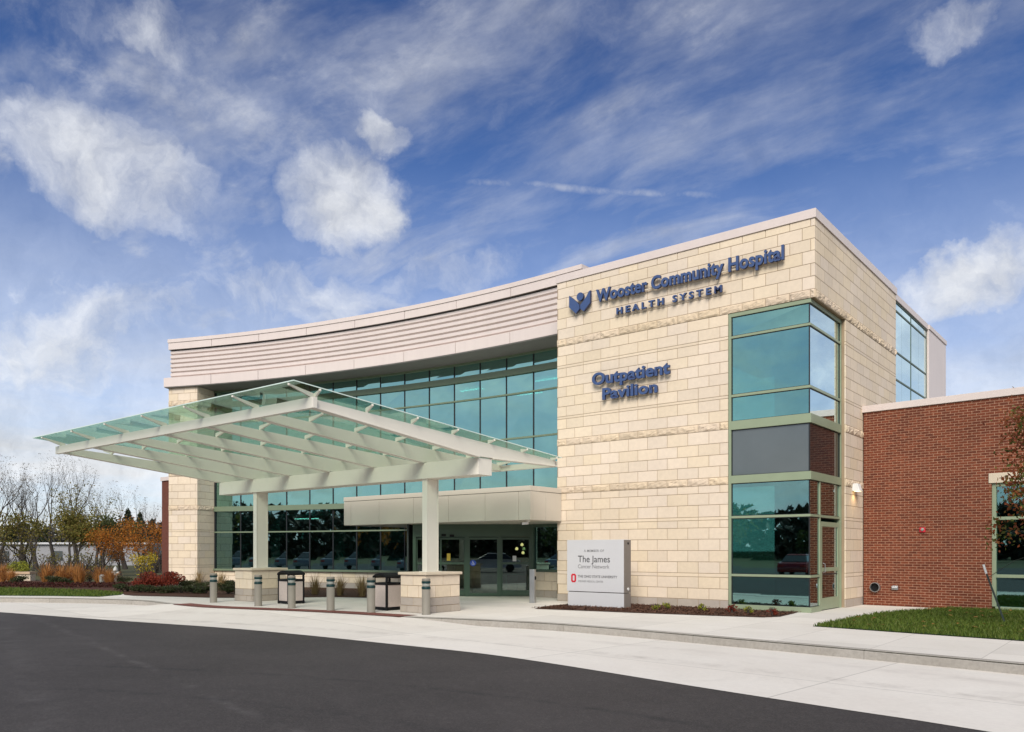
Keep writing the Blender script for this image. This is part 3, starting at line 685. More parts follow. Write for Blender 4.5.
sw1, sw2, sw3 = MB(), MB(), MB()
Ps = lambda s, d, z: pol(s/RG, RG-.02-d, z)
wall(Ps, lambda a,b,i: (gl0*RG+.0, -4.2), (sw1,sw2,sw3), [0,.22,.44,.66])
sill = part('sill_wall', sw1, M['stone']); part('gray_base_course', sw3, M['stone_gray'], sill)
part('mortar_core', MB().abox(gl0,-4.2/RG,RG-.012,RG+.2,0,.655,20), M['mortar'], sill)
# what shows through the glass: floors, back wall, columns, lit ceiling tubes
it = MB().abox(gl0,gl1,51.5,51.7,0,10,10).abox(gl0-.002,gl0,RG+.1,51.5,0,10,2).abox(gl1,gl1+.002,RG+.1,51.5,0,10,2)
iw = part('interior', it, M['int_wall'])
part('floor_slab', MB().abox(gl0,gl1,RG+.12,51.5,3.05,3.36,20).abox(gl0,gl1,RG+.1,51.5,-.02,.02,10), M['int_floor'], iw)
part('ceiling', MB().abox(gl0,gl1,RG+.12,51.5,8.2,8.3,20).abox(gl0,gl1,RG+.12,51.5,2.95,3.04,20), M['int_wall'], iw)
for s in (-4.6,-8.3,-12.2,-15.6): part('column', MB().lathe([(.2,0),(.2,3.0)], pol(s/46,46,0), 14).lathe([(.2,3.36),(.2,8.2)], pol(s/46,46,0), 14), M['int_wall'], iw)
tl = MB()
for s, r, l in ((-3.6,47.2,1.25),(-2.4,47.6,.7),(-7.2,47.2,1.1),(-5.9,49.2,1.2)): tl.abox(s/r,(s+l)/r,r,r+.1,8.1,8.14)
part('ceiling_tube', tl, M['tube_on'], iw)
for s_, r_ in ((-15,46.4),(-12.8,47.6),(-10.4,46.2),(-13.6,49.8),(-9.2,49)): part('ceiling_tube', MB().abox(s_/r_,(s_+1.2)/r_,r_,r_+.12,2.92,2.945), M['tube_on'], iw)
fu = MB()
for s, r, wd, h in ((-14,47,1.8,1.0),(-11.4,47.5,1.4,.85),(-9.6,46.6,.9,1.1),(-13,49.5,2.5,1.9)): fu.abox(s/r,(s+wd)/r,r,r+.7,0.02,h)
part('furniture', fu, M['int_dark'], iw)

# ---- entrance box
EX0, EX1, EY = -15.72, -7.49, -1.53
eb = MB(); JX = [EX0,-15.35,-13.9,-12.25,-10.7,-9.2,-7.92,EX1]
for x0, x1 in zip(JX, JX[1:]): eb.box(x0+(.006 if x0 > EX0 else 0), x1-(.006 if x1 < EX1 else 0), EY, EY+.12, 2.395, 3.215)
eb.box(EX1-.12,EX1,EY+.125,-.79,2.395,3.215).box(EX1-.12,EX1,-.778,-.012,2.395,3.215)
eb.box(EX0,EX1,EY-.015,EY+.4,3.227,3.37).box(EX1-.4,EX1+.012,EY+.4,-.012,3.227,3.37).box(EX0,EX0+.12,EY+.12,1.8,2.395,3.215).box(EX0-.01,EX0+.3,EY+.4,1.8,3.227,3.37)
en = part('entrance_box', eb, M['entry_panel'], bevel=.004)
part('panel_joint', MB().box(EX0+.02,EX1-.02,EY+.02,EY+.3,2.41,3.35).box(EX1-.3,EX1-.015,EY+.3,-.02,2.41,3.35), M['joint'], en)
part('entrance_soffit', MB().prism([(EX0+.02,EY+.02),(EX1-.02,EY+.02),(EX1-.02,2.2),(-9.7,2.38),(-12.7,2.2),(EX0+.02,1.85)], 2.385, 2.43), M['entry_panel'], en)
part('box_roof', MB().prism([(EX0+.3,EY+.4),(EX1-.4,EY+.4),(EX1-.02,2.2),(-9.7,2.38),(-12.7,2.2),(EX0+.3,1.85)], 3.2, 3.25), M['metal_panel'], en)
part('downlight', MB().lathe([(.06,0),(.06,-.006)], (-13.6,-.6,2.384), 14), M['lens'], en)

M['tan_wall'] = plain('tan_interior_wall', (.30,.21,.13), .8)
# ---- vestibule: angled door wall, then a window bay against the tower
DA, DB = Vector((-12.76,-1.06,0)), Vector((-9.67,1.43,0)); DU = (DB-DA).normalized(); DN = Vector((DU.y,-DU.x,0)); DL = (DB-DA).length
def dv(t, n, z): p = DA + DU*t + DN*n; return (p.x, p.y, z)
def dbox(mb, t0, t1, n0, n1, z0, z1):
    return mb.hexa([dv(t0,n1,z0),dv(t1,n1,z0),dv(t1,n0,z0),dv(t0,n0,z0),dv(t0,n1,z1),dv(t1,n1,z1),dv(t1,n0,z1),dv(t0,n0,z1)])
ve = MB(); dbox(ve,0,DL,-.1,.05,1.97,2.385)
for t0, t1 in ((0,.1),(1.73,1.84),(2.83,2.92),(3.88,DL)): dbox(ve,t0,t1,-.1,.05,0,1.97)
vb = part('entrance_vestibule', ve, M['frame_dark'], bevel=.004)
def leaf(t0, t1, mid, n=0.0):
    m_ = MB(); dbox(m_,t0,t0+.045,n-.045,n,.02,1.95); dbox(m_,t1-.045,t1,n-.045,n,.02,1.95)
    dbox(m_,t0+.045,t1-.045,n-.045,n,.02,.2 if mid else .11); dbox(m_,t0+.045,t1-.045,n-.045,n,1.88,1.95)
    if mid: dbox(m_,t0+.045,t1-.045,n-.045,n,1.06,1.13)
    d = part('sliding_door', m_, M['frame_dark'])
    g = MB(); dbox(g,t0+.04,t1-.04,n-.028,n-.02,.1,1.9); part('pane', g, M['door_glass'], d); return d
leaf(.1,.93,True,-.06); leaf(.90,1.73,True,-.02)
d2 = leaf(1.84,2.83,False,.04); d3 = leaf(2.92,3.88,True,0)
# blue access sticker and yellow notice on the doors
sk = MB(); c0 = Vector(dv(1.99,.048,1.10))
sk.add([tuple(c0 + DU*(.1*cos(2*pi*k/20)) + Vector((0,0,.1*sin(2*pi*k/20)))) for k in range(20)], [tuple(range(20))])
M['blue'] = plain('blue_sticker', (.03,.09,.55), .4); M['yellow'] = plain('yellow_notice', (.62,.42,.05), .5)
sk2 = MB(); 
def seg(mb, p, q, w_=.014):
    a = c0 + DU*p[0] + Vector((0,0,p[1])); b = c0 + DU*q[0] + Vector((0,0,q[1])); nn = DN*.002
    d_ = (b-a).normalized(); s_ = d_.cross(DN)*w_/2
    mb.add([tuple(a-s_+nn),tuple(b-s_+nn),tuple(b+s_+nn),tuple(a+s_+nn)],[(0,1,2,3)])
hs = [(.035*cos(t)-.005,.03*sin(t)-.02) for t in [R(x) for x in range(150,391,30)]]
for p, q in zip(hs, hs[1:]): seg(sk2, p, q)
for p, q in (((-.01,.055),(-.008,.0)),((-.008,.0),(.03,.0)),((.03,.0),(.045,-.05)),((-.01,.025),(.022,.025)),((-.022,.062),(.002,.062))): seg(sk2, p, q)
s_o = part('sticker', sk, M['blue'], d2); part('wheelchair_mark', sk2, M['white'], s_o)
nt_ = MB(); dbox(nt_,1.12,1.24,-.012,-.008,1.18,1.42); part('notice', nt_, M['yellow'], vb)
nt_ = MB(); dbox(nt_,3.3,3.42,-.012,-.008,1.16,1.34); part('notice', nt_, M['white'], vb)
sn = MB(); dbox(sn,.95,1.1,.05,.11,1.99,2.06); dbox(sn,1.22,1.37,.05,.11,1.97,2.04); part('door_sensor', sn, M['black'], vb, bevel=.01)
# window bay
vy = 1.43
wb = MB().box(-9.66,-9.58,vy-.08,vy+.08,0,2.385).box(-8.62,-8.5,vy-.1,vy+.08,0,2.385).box(-9.58,-8.62,vy-.06,vy+.08,2.28,2.385).box(-9.58,-8.62,vy-.1,vy+.08,.82,.90).box(-7.64,-7.5,vy-.1,vy+.08,0,2.385).box(-8.5,-7.64,vy-.06,vy+.06,2.28,2.385)
bayw = part('entrance_window', wb, M['frame_dark'], bevel=.004)
part('pane', MB().box(-9.58,-8.62,vy,vy+.012,.9,2.28), M['glass_low'], bayw); part('pane', MB().box(-8.5,-7.64,vy,vy+.012,0,2.28), M['glass_low'], bayw)
b1_, b2_, b3_ = MB(), MB(), MB()
wall(lambda s,d,z: (s, vy-.07-d, z), lambda a,b,i: (-9.57,-8.63), (b1_,b2_,b3_), [0,.22,.52,.82])
bb = part('window_base', b1_, M['stone'], bayw); part('mortar_core', MB().box(-9.575,-8.625,vy-.062,vy+.1,0,.815), M['mortar'], bayw)
b3_.build('gray_base', M['stone_gray'], bayw).location = (0,0,0)
part('vestibule_back', MB().box(-14.5,-7.6,6.2,6.3,0,2.95), M['tan_wall'], vb)
vi = MB(); dbox(vi,-.2,-.15,-3.4,0,0,2.385); part('vestibule_side', vi, M['int_dark'], vb)
cu_ = [MB().box(-11.6,-10.2,4.6,5.2,0,1.05), MB().box(-9.4,-8.6,5.6,5.7,.6,1.9), MB().box(-12.4,-11.9,3.4,3.9,0,.9)]
M['desk'] = plain('reception_desk', (.22,.11,.05), .5); M['poster'] = plain('blue_wall_panel', (.04,.10,.30), .6); M['chair_seat'] = plain('red_chair', (.30,.03,.03), .6)
for q, nm_, mm in zip(cu_, ('desk','wall_panel','chair'), ('desk','poster','chair_seat')): part(nm_, q, M[mm], vb, bevel=.02)
for x, y in ((-11.2,3.2),(-9.6,3.4),(-10.6,4.8)): part('ceiling_light', MB().lathe([(.13,0),(.13,-.02)], (x,y,2.60), 16), M['tube_on'], vb)
part('vestibule_ceiling', MB().prism([(-12.6,-.6),(-9.75,1.5),(-7.6,1.6),(-7.6,6.2),(-13.5,6.2),(-12.8,2)], 2.62, 2.66), M['int_wall'], vb)
part('vestibule_floor', MB().prism([(-12.7,-1.0),(-9.7,1.4),(-7.5,1.45),(-7.5,6),(-14,6),(-12.9,2)], -.01,.008), M['int_floor'], vb)
for t, z, n in ((3.62,1.72,-1.2),(3.44,1.58,-1.4),(3.66,1.44,-1.5)):
    p = dv(t,n,z); pe = part('pendant_lamp', MB().lathe([(.02,.055),(.05,.02),(.055,-.02),(.03,-.05)], p, 12), M['lamp_on'], vb, smooth=True)
    part('cord', MB().tube([(p[0],p[1],z+.05),(p[0],p[1],2.5)], .006, 5), M['black'], pe)
# left brick return beyond the pier
lbo = part('end_wall', MB().box(-28.33,-26.4,-1.55,14,0,4.63), plain('brick_end', (.13,.040,.024), .85, var=.2, scale=9, bump=.3))
part('end_wall_coping', MB().box(-28.37,-26.4,-1.6,14.05,4.63,4.80), M['metal_panel'], lbo)
# ------------------------------------------------------------------ glass canopy over the drop-off
CN = thing('entrance_canopy', 'white steel canopy with sloping pale green glass roof on two stone-based columns', 'canopy', (-11.2, -5.4, 0))
CO = Vector((-11.2, -5.4, 0))
def cpart(name, mb, m, parent=None, **k):
    o = mb.build(name, m, **k); o.parent = parent or CN
    if parent is None: o.location = -CO
    return o
for cx in (-7.64, -14.92):
    y0, y1 = -6.0, -4.8; x0, x1 = cx-.44, cx+.44
    s_, r_, g_ = MB(), MB(), MB()
    CC = [0,.17,.37,.66,.91]
    for P, sa, sb in ((lambda s,d,z,y=y0: (s,y-d,z), x0, x1), (lambda s,d,z,x=x1: (x+d,s,z), y0, y1), (lambda s,d,z,x=x0: (x-d,-s,z), -y1, -y0), (lambda s,d,z,y=y1: (-s,y+d,z), -x1, -x0)):
        for i in range(4):
            n = 2 if i % 2 else 3; ln = (sb-sa)
            cuts_ = [sa, sa+ln*(.5 if n == 2 else .30), sb] if n == 2 else [sa, sa+ln*.28, sa+ln*.72, sb]
            for a, b in zip(cuts_, cuts_[1:]): block(g_ if i < 2 else s_, P, a, b, CC[i], CC[i+1], proud=.02 if i == 0 else 0)
    po = cpart('column_base', s_, M['stone']); cpart('gray_base_course', g_, M['stone_gray'], po)
    cpart('mortar_core', MB().box(x0+.01,x1-.01,y0+.01,y1-.01,0,.905), M['mortar'], po)
    cap = MB().hexa([(x0-.05,y0-.05,.915),(x1+.05,y0-.05,.915),(x1+.05,y1+.05,.915),(x0-.05,y1+.05,.915),(x0-.05,y0-.05,.985),(x1+.05,y0-.05,.985),(x1+.05,y1+.05,.985),(x0-.05,y1+.05,.985)])
    cpart('base_cap', cap, M['stone_cap'], po, bevel=.018)
    c = MB().box(cx-.07,cx+.07,-5.58,-5.22,.985,3.28)
    cl = cpart('column', c, M['canopy_steel'], bevel=.006)
    cpart('flange_plate', MB().box(cx-.085,cx+.085,-5.60,-5.58,.985,3.28).box(cx-.085,cx+.085,-5.22,-5.20,.985,3.28).box(cx-.13,cx+.13,-5.66,-5.14,.985,1.0), M['canopy_steel'], cl)
cpart('main_beam', MB().box(-16.82,-5.83,-5.65,-5.17,3.28,3.675), M['canopy_steel'], bevel=.006)
RX = [-16.85+1.8325*k for k in range(7)]
rt = lambda y: 4.34 - .0625*(y+10.33)            # top line of a rafter
rb_ = lambda y: (4.19 - (y+10.33)*.106 if y < -5.65 else 3.69 + (y+5.65)*.012)
RYS = [-10.28,-9.0,-7.75,-6.5,-5.25,-4.0,-2.75]
for i, x in enumerate(RX):
    ys = [-10.30,-8.5,-7,-5.66,-5.16,-4,-2.62]
    sd_ = MB(); n = len(ys); hw = .055
    for y in ys: sd_.v += [(x-hw,y,rb_(y)),(x+hw,y,rb_(y)),(x+hw,y,rt(y)),(x-hw,y,rt(y))]
    for k in range(n-1):
        for e in range(4): sd_.f.append((k*4+e,k*4+(e+1)%4,k*4+4+(e+1)%4,k*4+4+e))
    sd_.f += [(0,1,2,3),((n-1)*4+3,(n-1)*4+2,(n-1)*4+1,(n-1)*4)]
    ro = cpart('rafter', sd_, M['canopy_steel'], bevel=.005)
    fl = MB()
    for k in range(n-1):
        for f_, z_ in ((rb_, 0),):
            y_a, y_b = ys[k], ys[k+1]
            if y_a == -5.66: continue
            fl.hexa([(x-.09,y_a,f_(y_a)-.018),(x+.09,y_a,f_(y_a)-.018),(x+.09,y_b,f_(y_b)-.018),(x-.09,y_b,f_(y_b)-.018),(x-.09,y_a,f_(y_a)),(x+.09,y_a,f_(y_a)),(x+.09,y_b,f_(y_b)),(x-.09,y_b,f_(y_b))])
    cpart('flange', fl, M['canopy_steel'], ro)
gz = lambda y: 4.575 - .0779*(y+10.88)
for x in RX:
    for y in RYS:
        b = MB(); zt = rt(y); b.tube([(x,y,zt-.01),(x,y,min(zt+.10,gz(y)-.01))], .03, 8)
        dirs = [(.42,0)] if x < RX[-1] else [(.17,0)]
        if x == RX[0]: dirs = [(.42,0),(-.46,0)]
        if y == RYS[0]: dirs = [(0,-.56)] + ([(.17,0)] if x == RX[-1] else [])
        for dx, dy in dirs:
            a = Vector((x,y,min(zt+.06, gz(y)-.06))); e = Vector((x+dx, y+dy, gz(y+dy)-.035)); d_ = (e-a); sdv = Vector((-dy,dx,0)).normalized()*.022
            b.hexa([a-sdv-Vector((0,0,.05)),a+sdv-Vector((0,0,.05)),e+sdv-Vector((0,0,.012)),e-sdv-Vector((0,0,.012)),a-sdv+Vector((0,0,.05)),a+sdv+Vector((0,0,.05)),e+sdv+Vector((0,0,.014)),e-sdv+Vector((0,0,.014))])
            b.tube([e-Vector((0,0,.01)), (e.x,e.y,gz(y+dy)-.008)], .028, 8)
        cpart('glass_bracket', b, M['canopy_steel'])
def sbar(y, h0, h1, x0=-16.95, x1=-5.745, w_=.12): return MB().box(x0,x1,y-w_/2,y+w_/2,h0,h1)
cpart('front_beam', sbar(-10.36, 4.16, 4.365, -17.1, -5.72, .10), M['canopy_steel'], bevel=.006)
cpart('rear_beam', sbar(-2.60, 3.70, 3.85, -16.9, -5.80, .10), M['canopy_steel'], bevel=.006)
GXS = [-17.43,-15.02,-13.185,-11.35,-9.52,-7.69,-5.66]
GYS = [-10.88,-9.0,-7.75,-6.5,-5.25,-4.0,-2.55]
for xa, xb in zip(GXS, GXS[1:]):
    for ya, yb in zip(GYS, GYS[1:]):
        e = .007; a0_, b0_, a1_, b1__ = xa+e, xb-e, ya+e, yb-e
        p = MB().hexa([(a0_,a1_,gz(a1_)),(b0_,a1_,gz(a1_)),(b0_,b1__,gz(b1__)),(a0_,b1__,gz(b1__)),(a0_,a1_,gz(a1_)+.017),(b0_,a1_,gz(a1_)+.017),(b0_,b1__,gz(b1__)+.017),(a0_,b1__,gz(b1__)+.017)])
        g_o = cpart('glass_panel', p, M['canopy_glass'])
        ed = None
        if ya == GYS[0]: ed = MB().hexa([(a0_,a1_-.006,gz(a1_)-.001),(b0_,a1_-.006,gz(a1_)-.001),(b0_,a1_-.001,gz(a1_)-.001),(a0_,a1_-.001,gz(a1_)-.001),(a0_,a1_-.006,gz(a1_)+.019),(b0_,a1_-.006,gz(a1_)+.019),(b0_,a1_-.001,gz(a1_)+.019),(a0_,a1_-.001,gz(a1_)+.019)])
        if xb == GXS[-1]:
            ed2 = MB().hexa([(b0_+.001,a1_,gz(a1_)-.001),(b0_+.006,a1_,gz(a1_)-.001),(b0_+.006,b1__,gz(b1__)-.001),(b0_+.001,b1__,gz(b1__)-.001),(b0_+.001,a1_,gz(a1_)+.019),(b0_+.006,a1_,gz(a1_)+.019),(b0_+.006,b1__,gz(b1__)+.019),(b0_+.001,b1__,gz(b1__)+.019)])
            cpart('polished_edge', ed2, M['glass_edge'], g_o)
        if ed: cpart('polished_edge', ed, M['glass_edge'], g_o)

# ------------------------------------------------------------------ signs on the tower
def text_mesh(txt, size, extrude, offset, spacing=1.0):
    cu = bpy.data.curves.new('lettering', 'FONT'); cu.body = txt; cu.size = size; cu.extrude = extrude; cu.offset = offset; cu.space_character = spacing; cu.resolution_u = 4
    o = bpy.data.objects.new('lettering', cu); col.objects.link(o)
    dg = bpy.context.evaluated_depsgraph_get(); dg.update()
    me = bpy.data.meshes.new_from_object(o.evaluated_get(dg)); bpy.data.objects.remove(o); bpy.data.curves.remove(cu)
    return me
def fit_text(me, width, height=None):
    xs = [v.co.x for v in me.vertices]; ys = [v.co.y for v in me.vertices]
    sx = width/(max(xs)-min(xs)); sy = sx if height is None else height
    for v in me.vertices: v.co.x = (v.co.x-min(xs))*sx; v.co.y *= sy
    return sx
def split_letters(me):
    bm = bmesh.new(); bm.from_mesh(me); bm.verts.ensure_lookup_table(); bmesh.ops.remove_doubles(bm, verts=bm.verts, dist=1e-5); bm.verts.index_update()
    seen = set(); isl = []
    for v in bm.verts:
        if v in seen: continue
        stack = [v]; comp = set()
        while stack:
            q = stack.pop()
            if q in seen: continue
            seen.add(q); comp.add(q); stack += [e.other_vert(q) for e in q.link_edges if e.other_vert(q) not in seen]
        isl.append(comp)
    groups = []
    for c in sorted(isl, key=lambda c: min(v.co.x for v in c)):
        a, b = min(v.co.x for v in c), max(v.co.x for v in c)
        for g in groups:
            if min(b, g[1]) - max(a, g[0]) > .6*min(b-a, g[1]-g[0]): g[2].append(c); g[0] = min(g[0],a); g[1] = max(g[1],b); break
        else: groups.append([a, b, [c]])
    out = []
    for a, b, cs in groups:
        vs = [v for c in cs for v in c]; ix = {v: i for i, v in enumerate(vs)}; s = set(vs)
        out.append(([tuple(v.co) for v in vs], [tuple(ix[v] for v in f.verts) for f in bm.faces if f.verts[0] in s]))
    bm.free(); return out
def raised_text(txt, x0, z0, width, capz, y, parent, size=1, offset=.022, ext=.5, spacing=1.0, depth=.07, ppos=Vector((0,0,0)), m=None, ms=None, lname='letter'):
    me = text_mesh(txt, size, ext, offset, spacing)
    cap = max(v.co.y for v in text_mesh('H', size, ext, offset).vertices)
    fit_text(me, width, capz/cap)
    for vs, fs in split_letters(me):
        mb = MB(); zs = [v[2] for v in vs]; zc = (max(zs)+min(zs))/2
        mb.add([(x0+v[0], y + (0 if v[2] > zc else depth), z0+v[1]) for v in vs], fs)
        me2 = mb.mesh(lname, m or M['letter'], fix=True); me2.materials.append(ms or M['letter_side'])
        for p in me2.polygons: p.material_index = 0 if p.normal.y < -.7 else 1
        o = bpy.data.objects.new(lname, me2); col.objects.link(o); o.parent = parent; o.location = -ppos
    bpy.data.meshes.remove(me)
sp0 = Vector((-3.4, 0, 8.2))
S1 = thing('hospital_name_sign', 'raised blue letters reading Wooster Community Hospital Health System with book emblem', 'sign', tuple(sp0))
raised_text('Wooster Community Hospital', -6.17, 8.675, 5.47, .35, -.15, S1, ppos=sp0, offset=.030, spacing=1.02)
raised_text('HEALTH SYSTEM', -5.50, 8.205, 3.17, .175, -.13, S1, ppos=sp0, offset=.030, spacing=1.55)
em = MB()
def vprism(mb, poly, y0, y1):
    n = len(poly); return mb.add([(x,y0,z) for x,z in poly] + [(x,y1,z) for x,z in poly], [tuple(range(n)), tuple(range(2*n-1,n-1,-1))] + [(i,n+i,n+(i+1)%n,(i+1)%n) for i in range(n)])
def emb(poly, name):
    mb = MB(); vprism(mb, poly, -.15, -.07); me = mb.mesh(name, M['letter']); me.materials.append(M['letter_side'])
    for p in me.polygons: p.material_index = 0 if p.normal.y < -.7 else 1
    o = bpy.data.objects.new(name, me); col.objects.link(o); o.parent = S1; o.location = -sp0
emb([(-6.725+.118*cos(2*pi*k/24), 8.945+.118*sin(2*pi*k/24)) for k in range(24)], 'emblem_disc')
emb([(-7.11,9.045),(-6.97,8.93),(-6.835,8.80),(-6.742,8.70),(-6.742,8.585),(-6.875,8.475),(-7.11,8.70)], 'emblem_leaf')
emb([(-6.365,9.055),(-6.42,9.03),(-6.50,8.90),(-6.61,8.79),(-6.712,8.70),(-6.712,8.585),(-6.60,8.49),(-6.375,8.695)], 'emblem_leaf')
cpart2 = MB().box(-5.6,-2.25,-.065,-.045,8.225,8.255).box(-6.1,-.75,-.085,-.055,8.70,8.74)
o = cpart2.build('raceway', M['stone_cap'], S1); o.location = -sp0
sp1 = Vector((-5, 0, 6.1))
S2 = thing('pavilion_sign', 'raised blue letters reading Outpatient Pavilion on two lines of the stone wall', 'sign', tuple(sp1))
raised_text('Outpatient', -6.31, 6.30, 2.50, .335, -.15, S2, ppos=sp1, offset=.032, spacing=1.02)
raised_text('Pavilion', -5.96, 5.845, 1.77, .315, -.15, S2, ppos=sp1, offset=.032, spacing=1.02)
# ------------------------------------------------------------------ monument sign
SX0, SX1, SY0, SY1 = -6.20, -4.40, -1.55, -1.20
MS = thing('monument_sign', 'silver box sign in the mulch reading The James Cancer Network', 'sign', (-5.3, -1.4, 0)); mo = Vector((-5.3,-1.4,0))
def mpart(name, mb, m, parent=None, **k):
    o = mb.build(name, m, **k); o.parent = parent or MS
    if parent is None: o.location = -mo
    return o
mpart('sign_cabinet', MB().box(SX0,SX1,SY0,SY1,.405,1.80), M['sign_face'], bevel=.006)
mpart('sign_plinth', MB().box(SX0+.02,SX1-.0,SY0+.012,SY1,0,.385), M['sign_face'], bevel=.006)
mpart('reveal', MB().box(SX0+.03,SX1-.03,SY0+.04,SY1-.03,.38,.41), M['joint'])
mpart('shaded_side', MB().box(SX1+.001,SX1+.012,SY0+.01,SY1-.005,.40,1.79).box(SX1+.001,SX1+.010,SY0+.015,SY1-.005,0,.385), M['sign_side'])  # thin sheets over the right side that carry its shade tone
mpart('lock', MB().tube([(SX1+.012,-1.35,1.70),(SX1+.022,-1.35,1.70)], .03, 12), M['black']); mpart('lock', MB().tube([(SX1+.012,-1.35,.50),(SX1+.026,-1.35,.50)], .04, 12), M['white'])
def flat_text(txt, x0, x1, z0, cap, m, bold=.0, spacing=1, name='lettering'):
    me = text_mesh(txt, 1, 0, bold, spacing); c_ = max(v.co.y for v in text_mesh('H', 1, 0, bold).vertices); fit_text(me, x1-x0, cap/c_)
    mb = MB(); mb.add([(x0+v.co.x, SY0-.004, z0+v.co.y) for v in me.vertices], [tuple(p.vertices) for p in me.polygons]); bpy.data.meshes.remove(me)
    o = mb.build(name, m, MS, fix=False); o.location = -mo
u2x = lambda u: SX0 + (u-35)/(865-35)*(SX1-SX0)
v2z = lambda v: 1.80 - (v-45)/731*50*(22.0/804)*1.02
flat_text('A MEMBER OF', u2x(292), u2x(588), v2z(215), .062, M['ink2'], .004, 1.1)
flat_text('The James', u2x(203), u2x(672), v2z(360), .175, M['ink'], .004)
flat_text('Cancer Network', u2x(203), u2x(665), v2z(446), .10, M['ink2'], .0)
flat_text('THE OHIO STATE UNIVERSITY', u2x(203), u2x(775), v2z(578), .065, M['ink'], .008)
flat_text('WEXNER MEDICAL CENTER', u2x(205), u2x(575), v2z(644), .05, M['ink2'], .0)
ox, oz, ow, oh = u2x(137), v2z(588), .082, .118
octo = lambda k, c: [(ox+a*ow*k, oz+b*(oh*k if k == 1 else oh*k)) for a, b in ((-1,-1+c),(-1+c*1.4,-1),(1-c*1.4,-1),(1,-1+c),(1,1-c),(1-c*1.4,1),(-1+c*1.4,1),(-1,1-c))]
oc, ic = octo(1, .32), [(ox+a*.030, oz+b*.072) for a, b in ((-1,-.8),(-.6,-1),(.6,-1),(1,-.8),(1,.8),(.6,1),(-.6,1),(-1,.8))]
lg = MB().add([(x,SY0-.004,z) for x,z in oc] + [(x,SY0-.004,z) for x,z in ic], [(i,(i+1)%8,8+(i+1)%8,8+i) for i in range(8)])
mpart('emblem', lg, M['red'], fix=False)

# ------------------------------------------------------------------ bollards, post, bins
bprof = [(.098,0),(.098,.635),(.104,.64),(.104,.672),(.098,.676)]
def bollard(x, y, label, h=.85):
    b = thing('bollard', label, 'bollard', (x, y, 0), 0, 'bollards along the edge of the entrance walk')
    MB().lathe([(.105,0),(.105,.012),(.1,.014),(.1,.61)], seg=24).build('post', M['concrete_post'], b, smooth=True)
    MB().lathe([(.104,.60),(.106,.605),(.106,.655),(.098,.66)], seg=24).build('band', M['teal_band'], b, smooth=True)
    MB().lathe([(.085,.66),(.092,.67),(.092,.735),(.085,.745)], seg=24).build('lens', M['lens'], b, smooth=True)
    MB().lathe([(.098,.735),(.106,.74),(.106,.785),(.1,.79)], seg=24).build('band', M['teal_band'], b, smooth=True)
    MB().lathe([(.1,.778),(.1,.835),(.092,.85),(.0,.853)], seg=24).build('cap', M['concrete_post'], b, smooth=True)
    return b
bollard(-14.99,-6.93,'bollard standing apart on the far left, in front of the glass wing')
bollard(-12.66,-6.98,'bollard directly in front of the left canopy column base')
bollard(-11.29,-6.88,'bollard in front of the left litter bin')
bollard(-9.78,-6.80,'bollard standing alone midway between the two litter bins')
bollard(-8.48,-6.60,'bollard just left of the right litter bin')
bollard(-6.99,-5.95-.25,'bollard in front of the right canopy column base')
bp = thing('operator_post', 'plain square gray post with push plate beside the entrance doors', 'post', (-7.62,-1.25,0), R(20))
MB().box(-.075,.075,-.075,.075,0,.955).build('post', M['chrome'], bp, bevel=.008)
MB().tube([(.075,0,.72),(.095,0,.72)], .055, 16).build('push_plate', M['black'], bp)
MB().box(-.08,.08,-.08,.08,.955,.97).build('cap', M['chrome'], bp, bevel=.004)

def litter_bin(x, y, rz, label):
    t = thing('litter_bin', label, 'litter bin', (x, y, 0), rz, 'litter bins under the canopy')
    s = .27; hb = .66
    for sx in (-1,1):
        for sy in (-1,1): MB().box(min(sx*s,sx*(s-.05)),max(sx*s,sx*(s-.05)),min(sy*s,sy*(s-.05)),max(sy*s,sy*(s-.05)),0,.86).build('corner_post', M['black'], t, bevel=.006)
    MB().box(-s-.004,s+.004,-s-.004,s+.004,.02,.075).build('base', M['black'], t, bevel=.006)
    MB().box(-s+.05,s-.05,-s+.05,s-.05,.07,.60).build('liner', M['black'], t)
    for a in range(4):
        q = MB().box(-s+.052,s-.052,-s+.012,-s+.04,.085,.64).build('panel', M['bin_panel'], t, bevel=.004); q.rotation_euler.z = a*pi/2
    MB().box(-s-.004,s+.004,-s-.004,s+.004,.645,.70).build('rim', M['black'], t, bevel=.005)
    # domed lid on the four posts with a deposit opening on each side
    ld = MB(); N = 10
    for i in range(N+1):
        u = -1+2*i/N; zz = .86 + .085*(1-u*u)
        ld.v += [(u*(s+.012),-s-.012,zz-.05),(u*(s+.012),s+.012,zz-.05),(u*(s+.012),s+.012,zz),(u*(s+.012),-s-.012,zz)]
    for i in range(N):
        for e in range(4): ld.f.append((i*4+e,i*4+(e+1)%4,i*4+4+(e+1)%4,i*4+4+e))
    ld.f += [(0,1,2,3),(N*4+3,N*4+2,N*4+1,N*4)]
    ld.build('lid', M['black'], t, bevel=.006)
    return t
litter_bin(-12.85,-5.78,R(-3),'black framed bin with speckled panels beside the left column base')
litter_bin(-8.86,-5.70,R(-3),'black framed bin with speckled panels half hidden by the right column base')

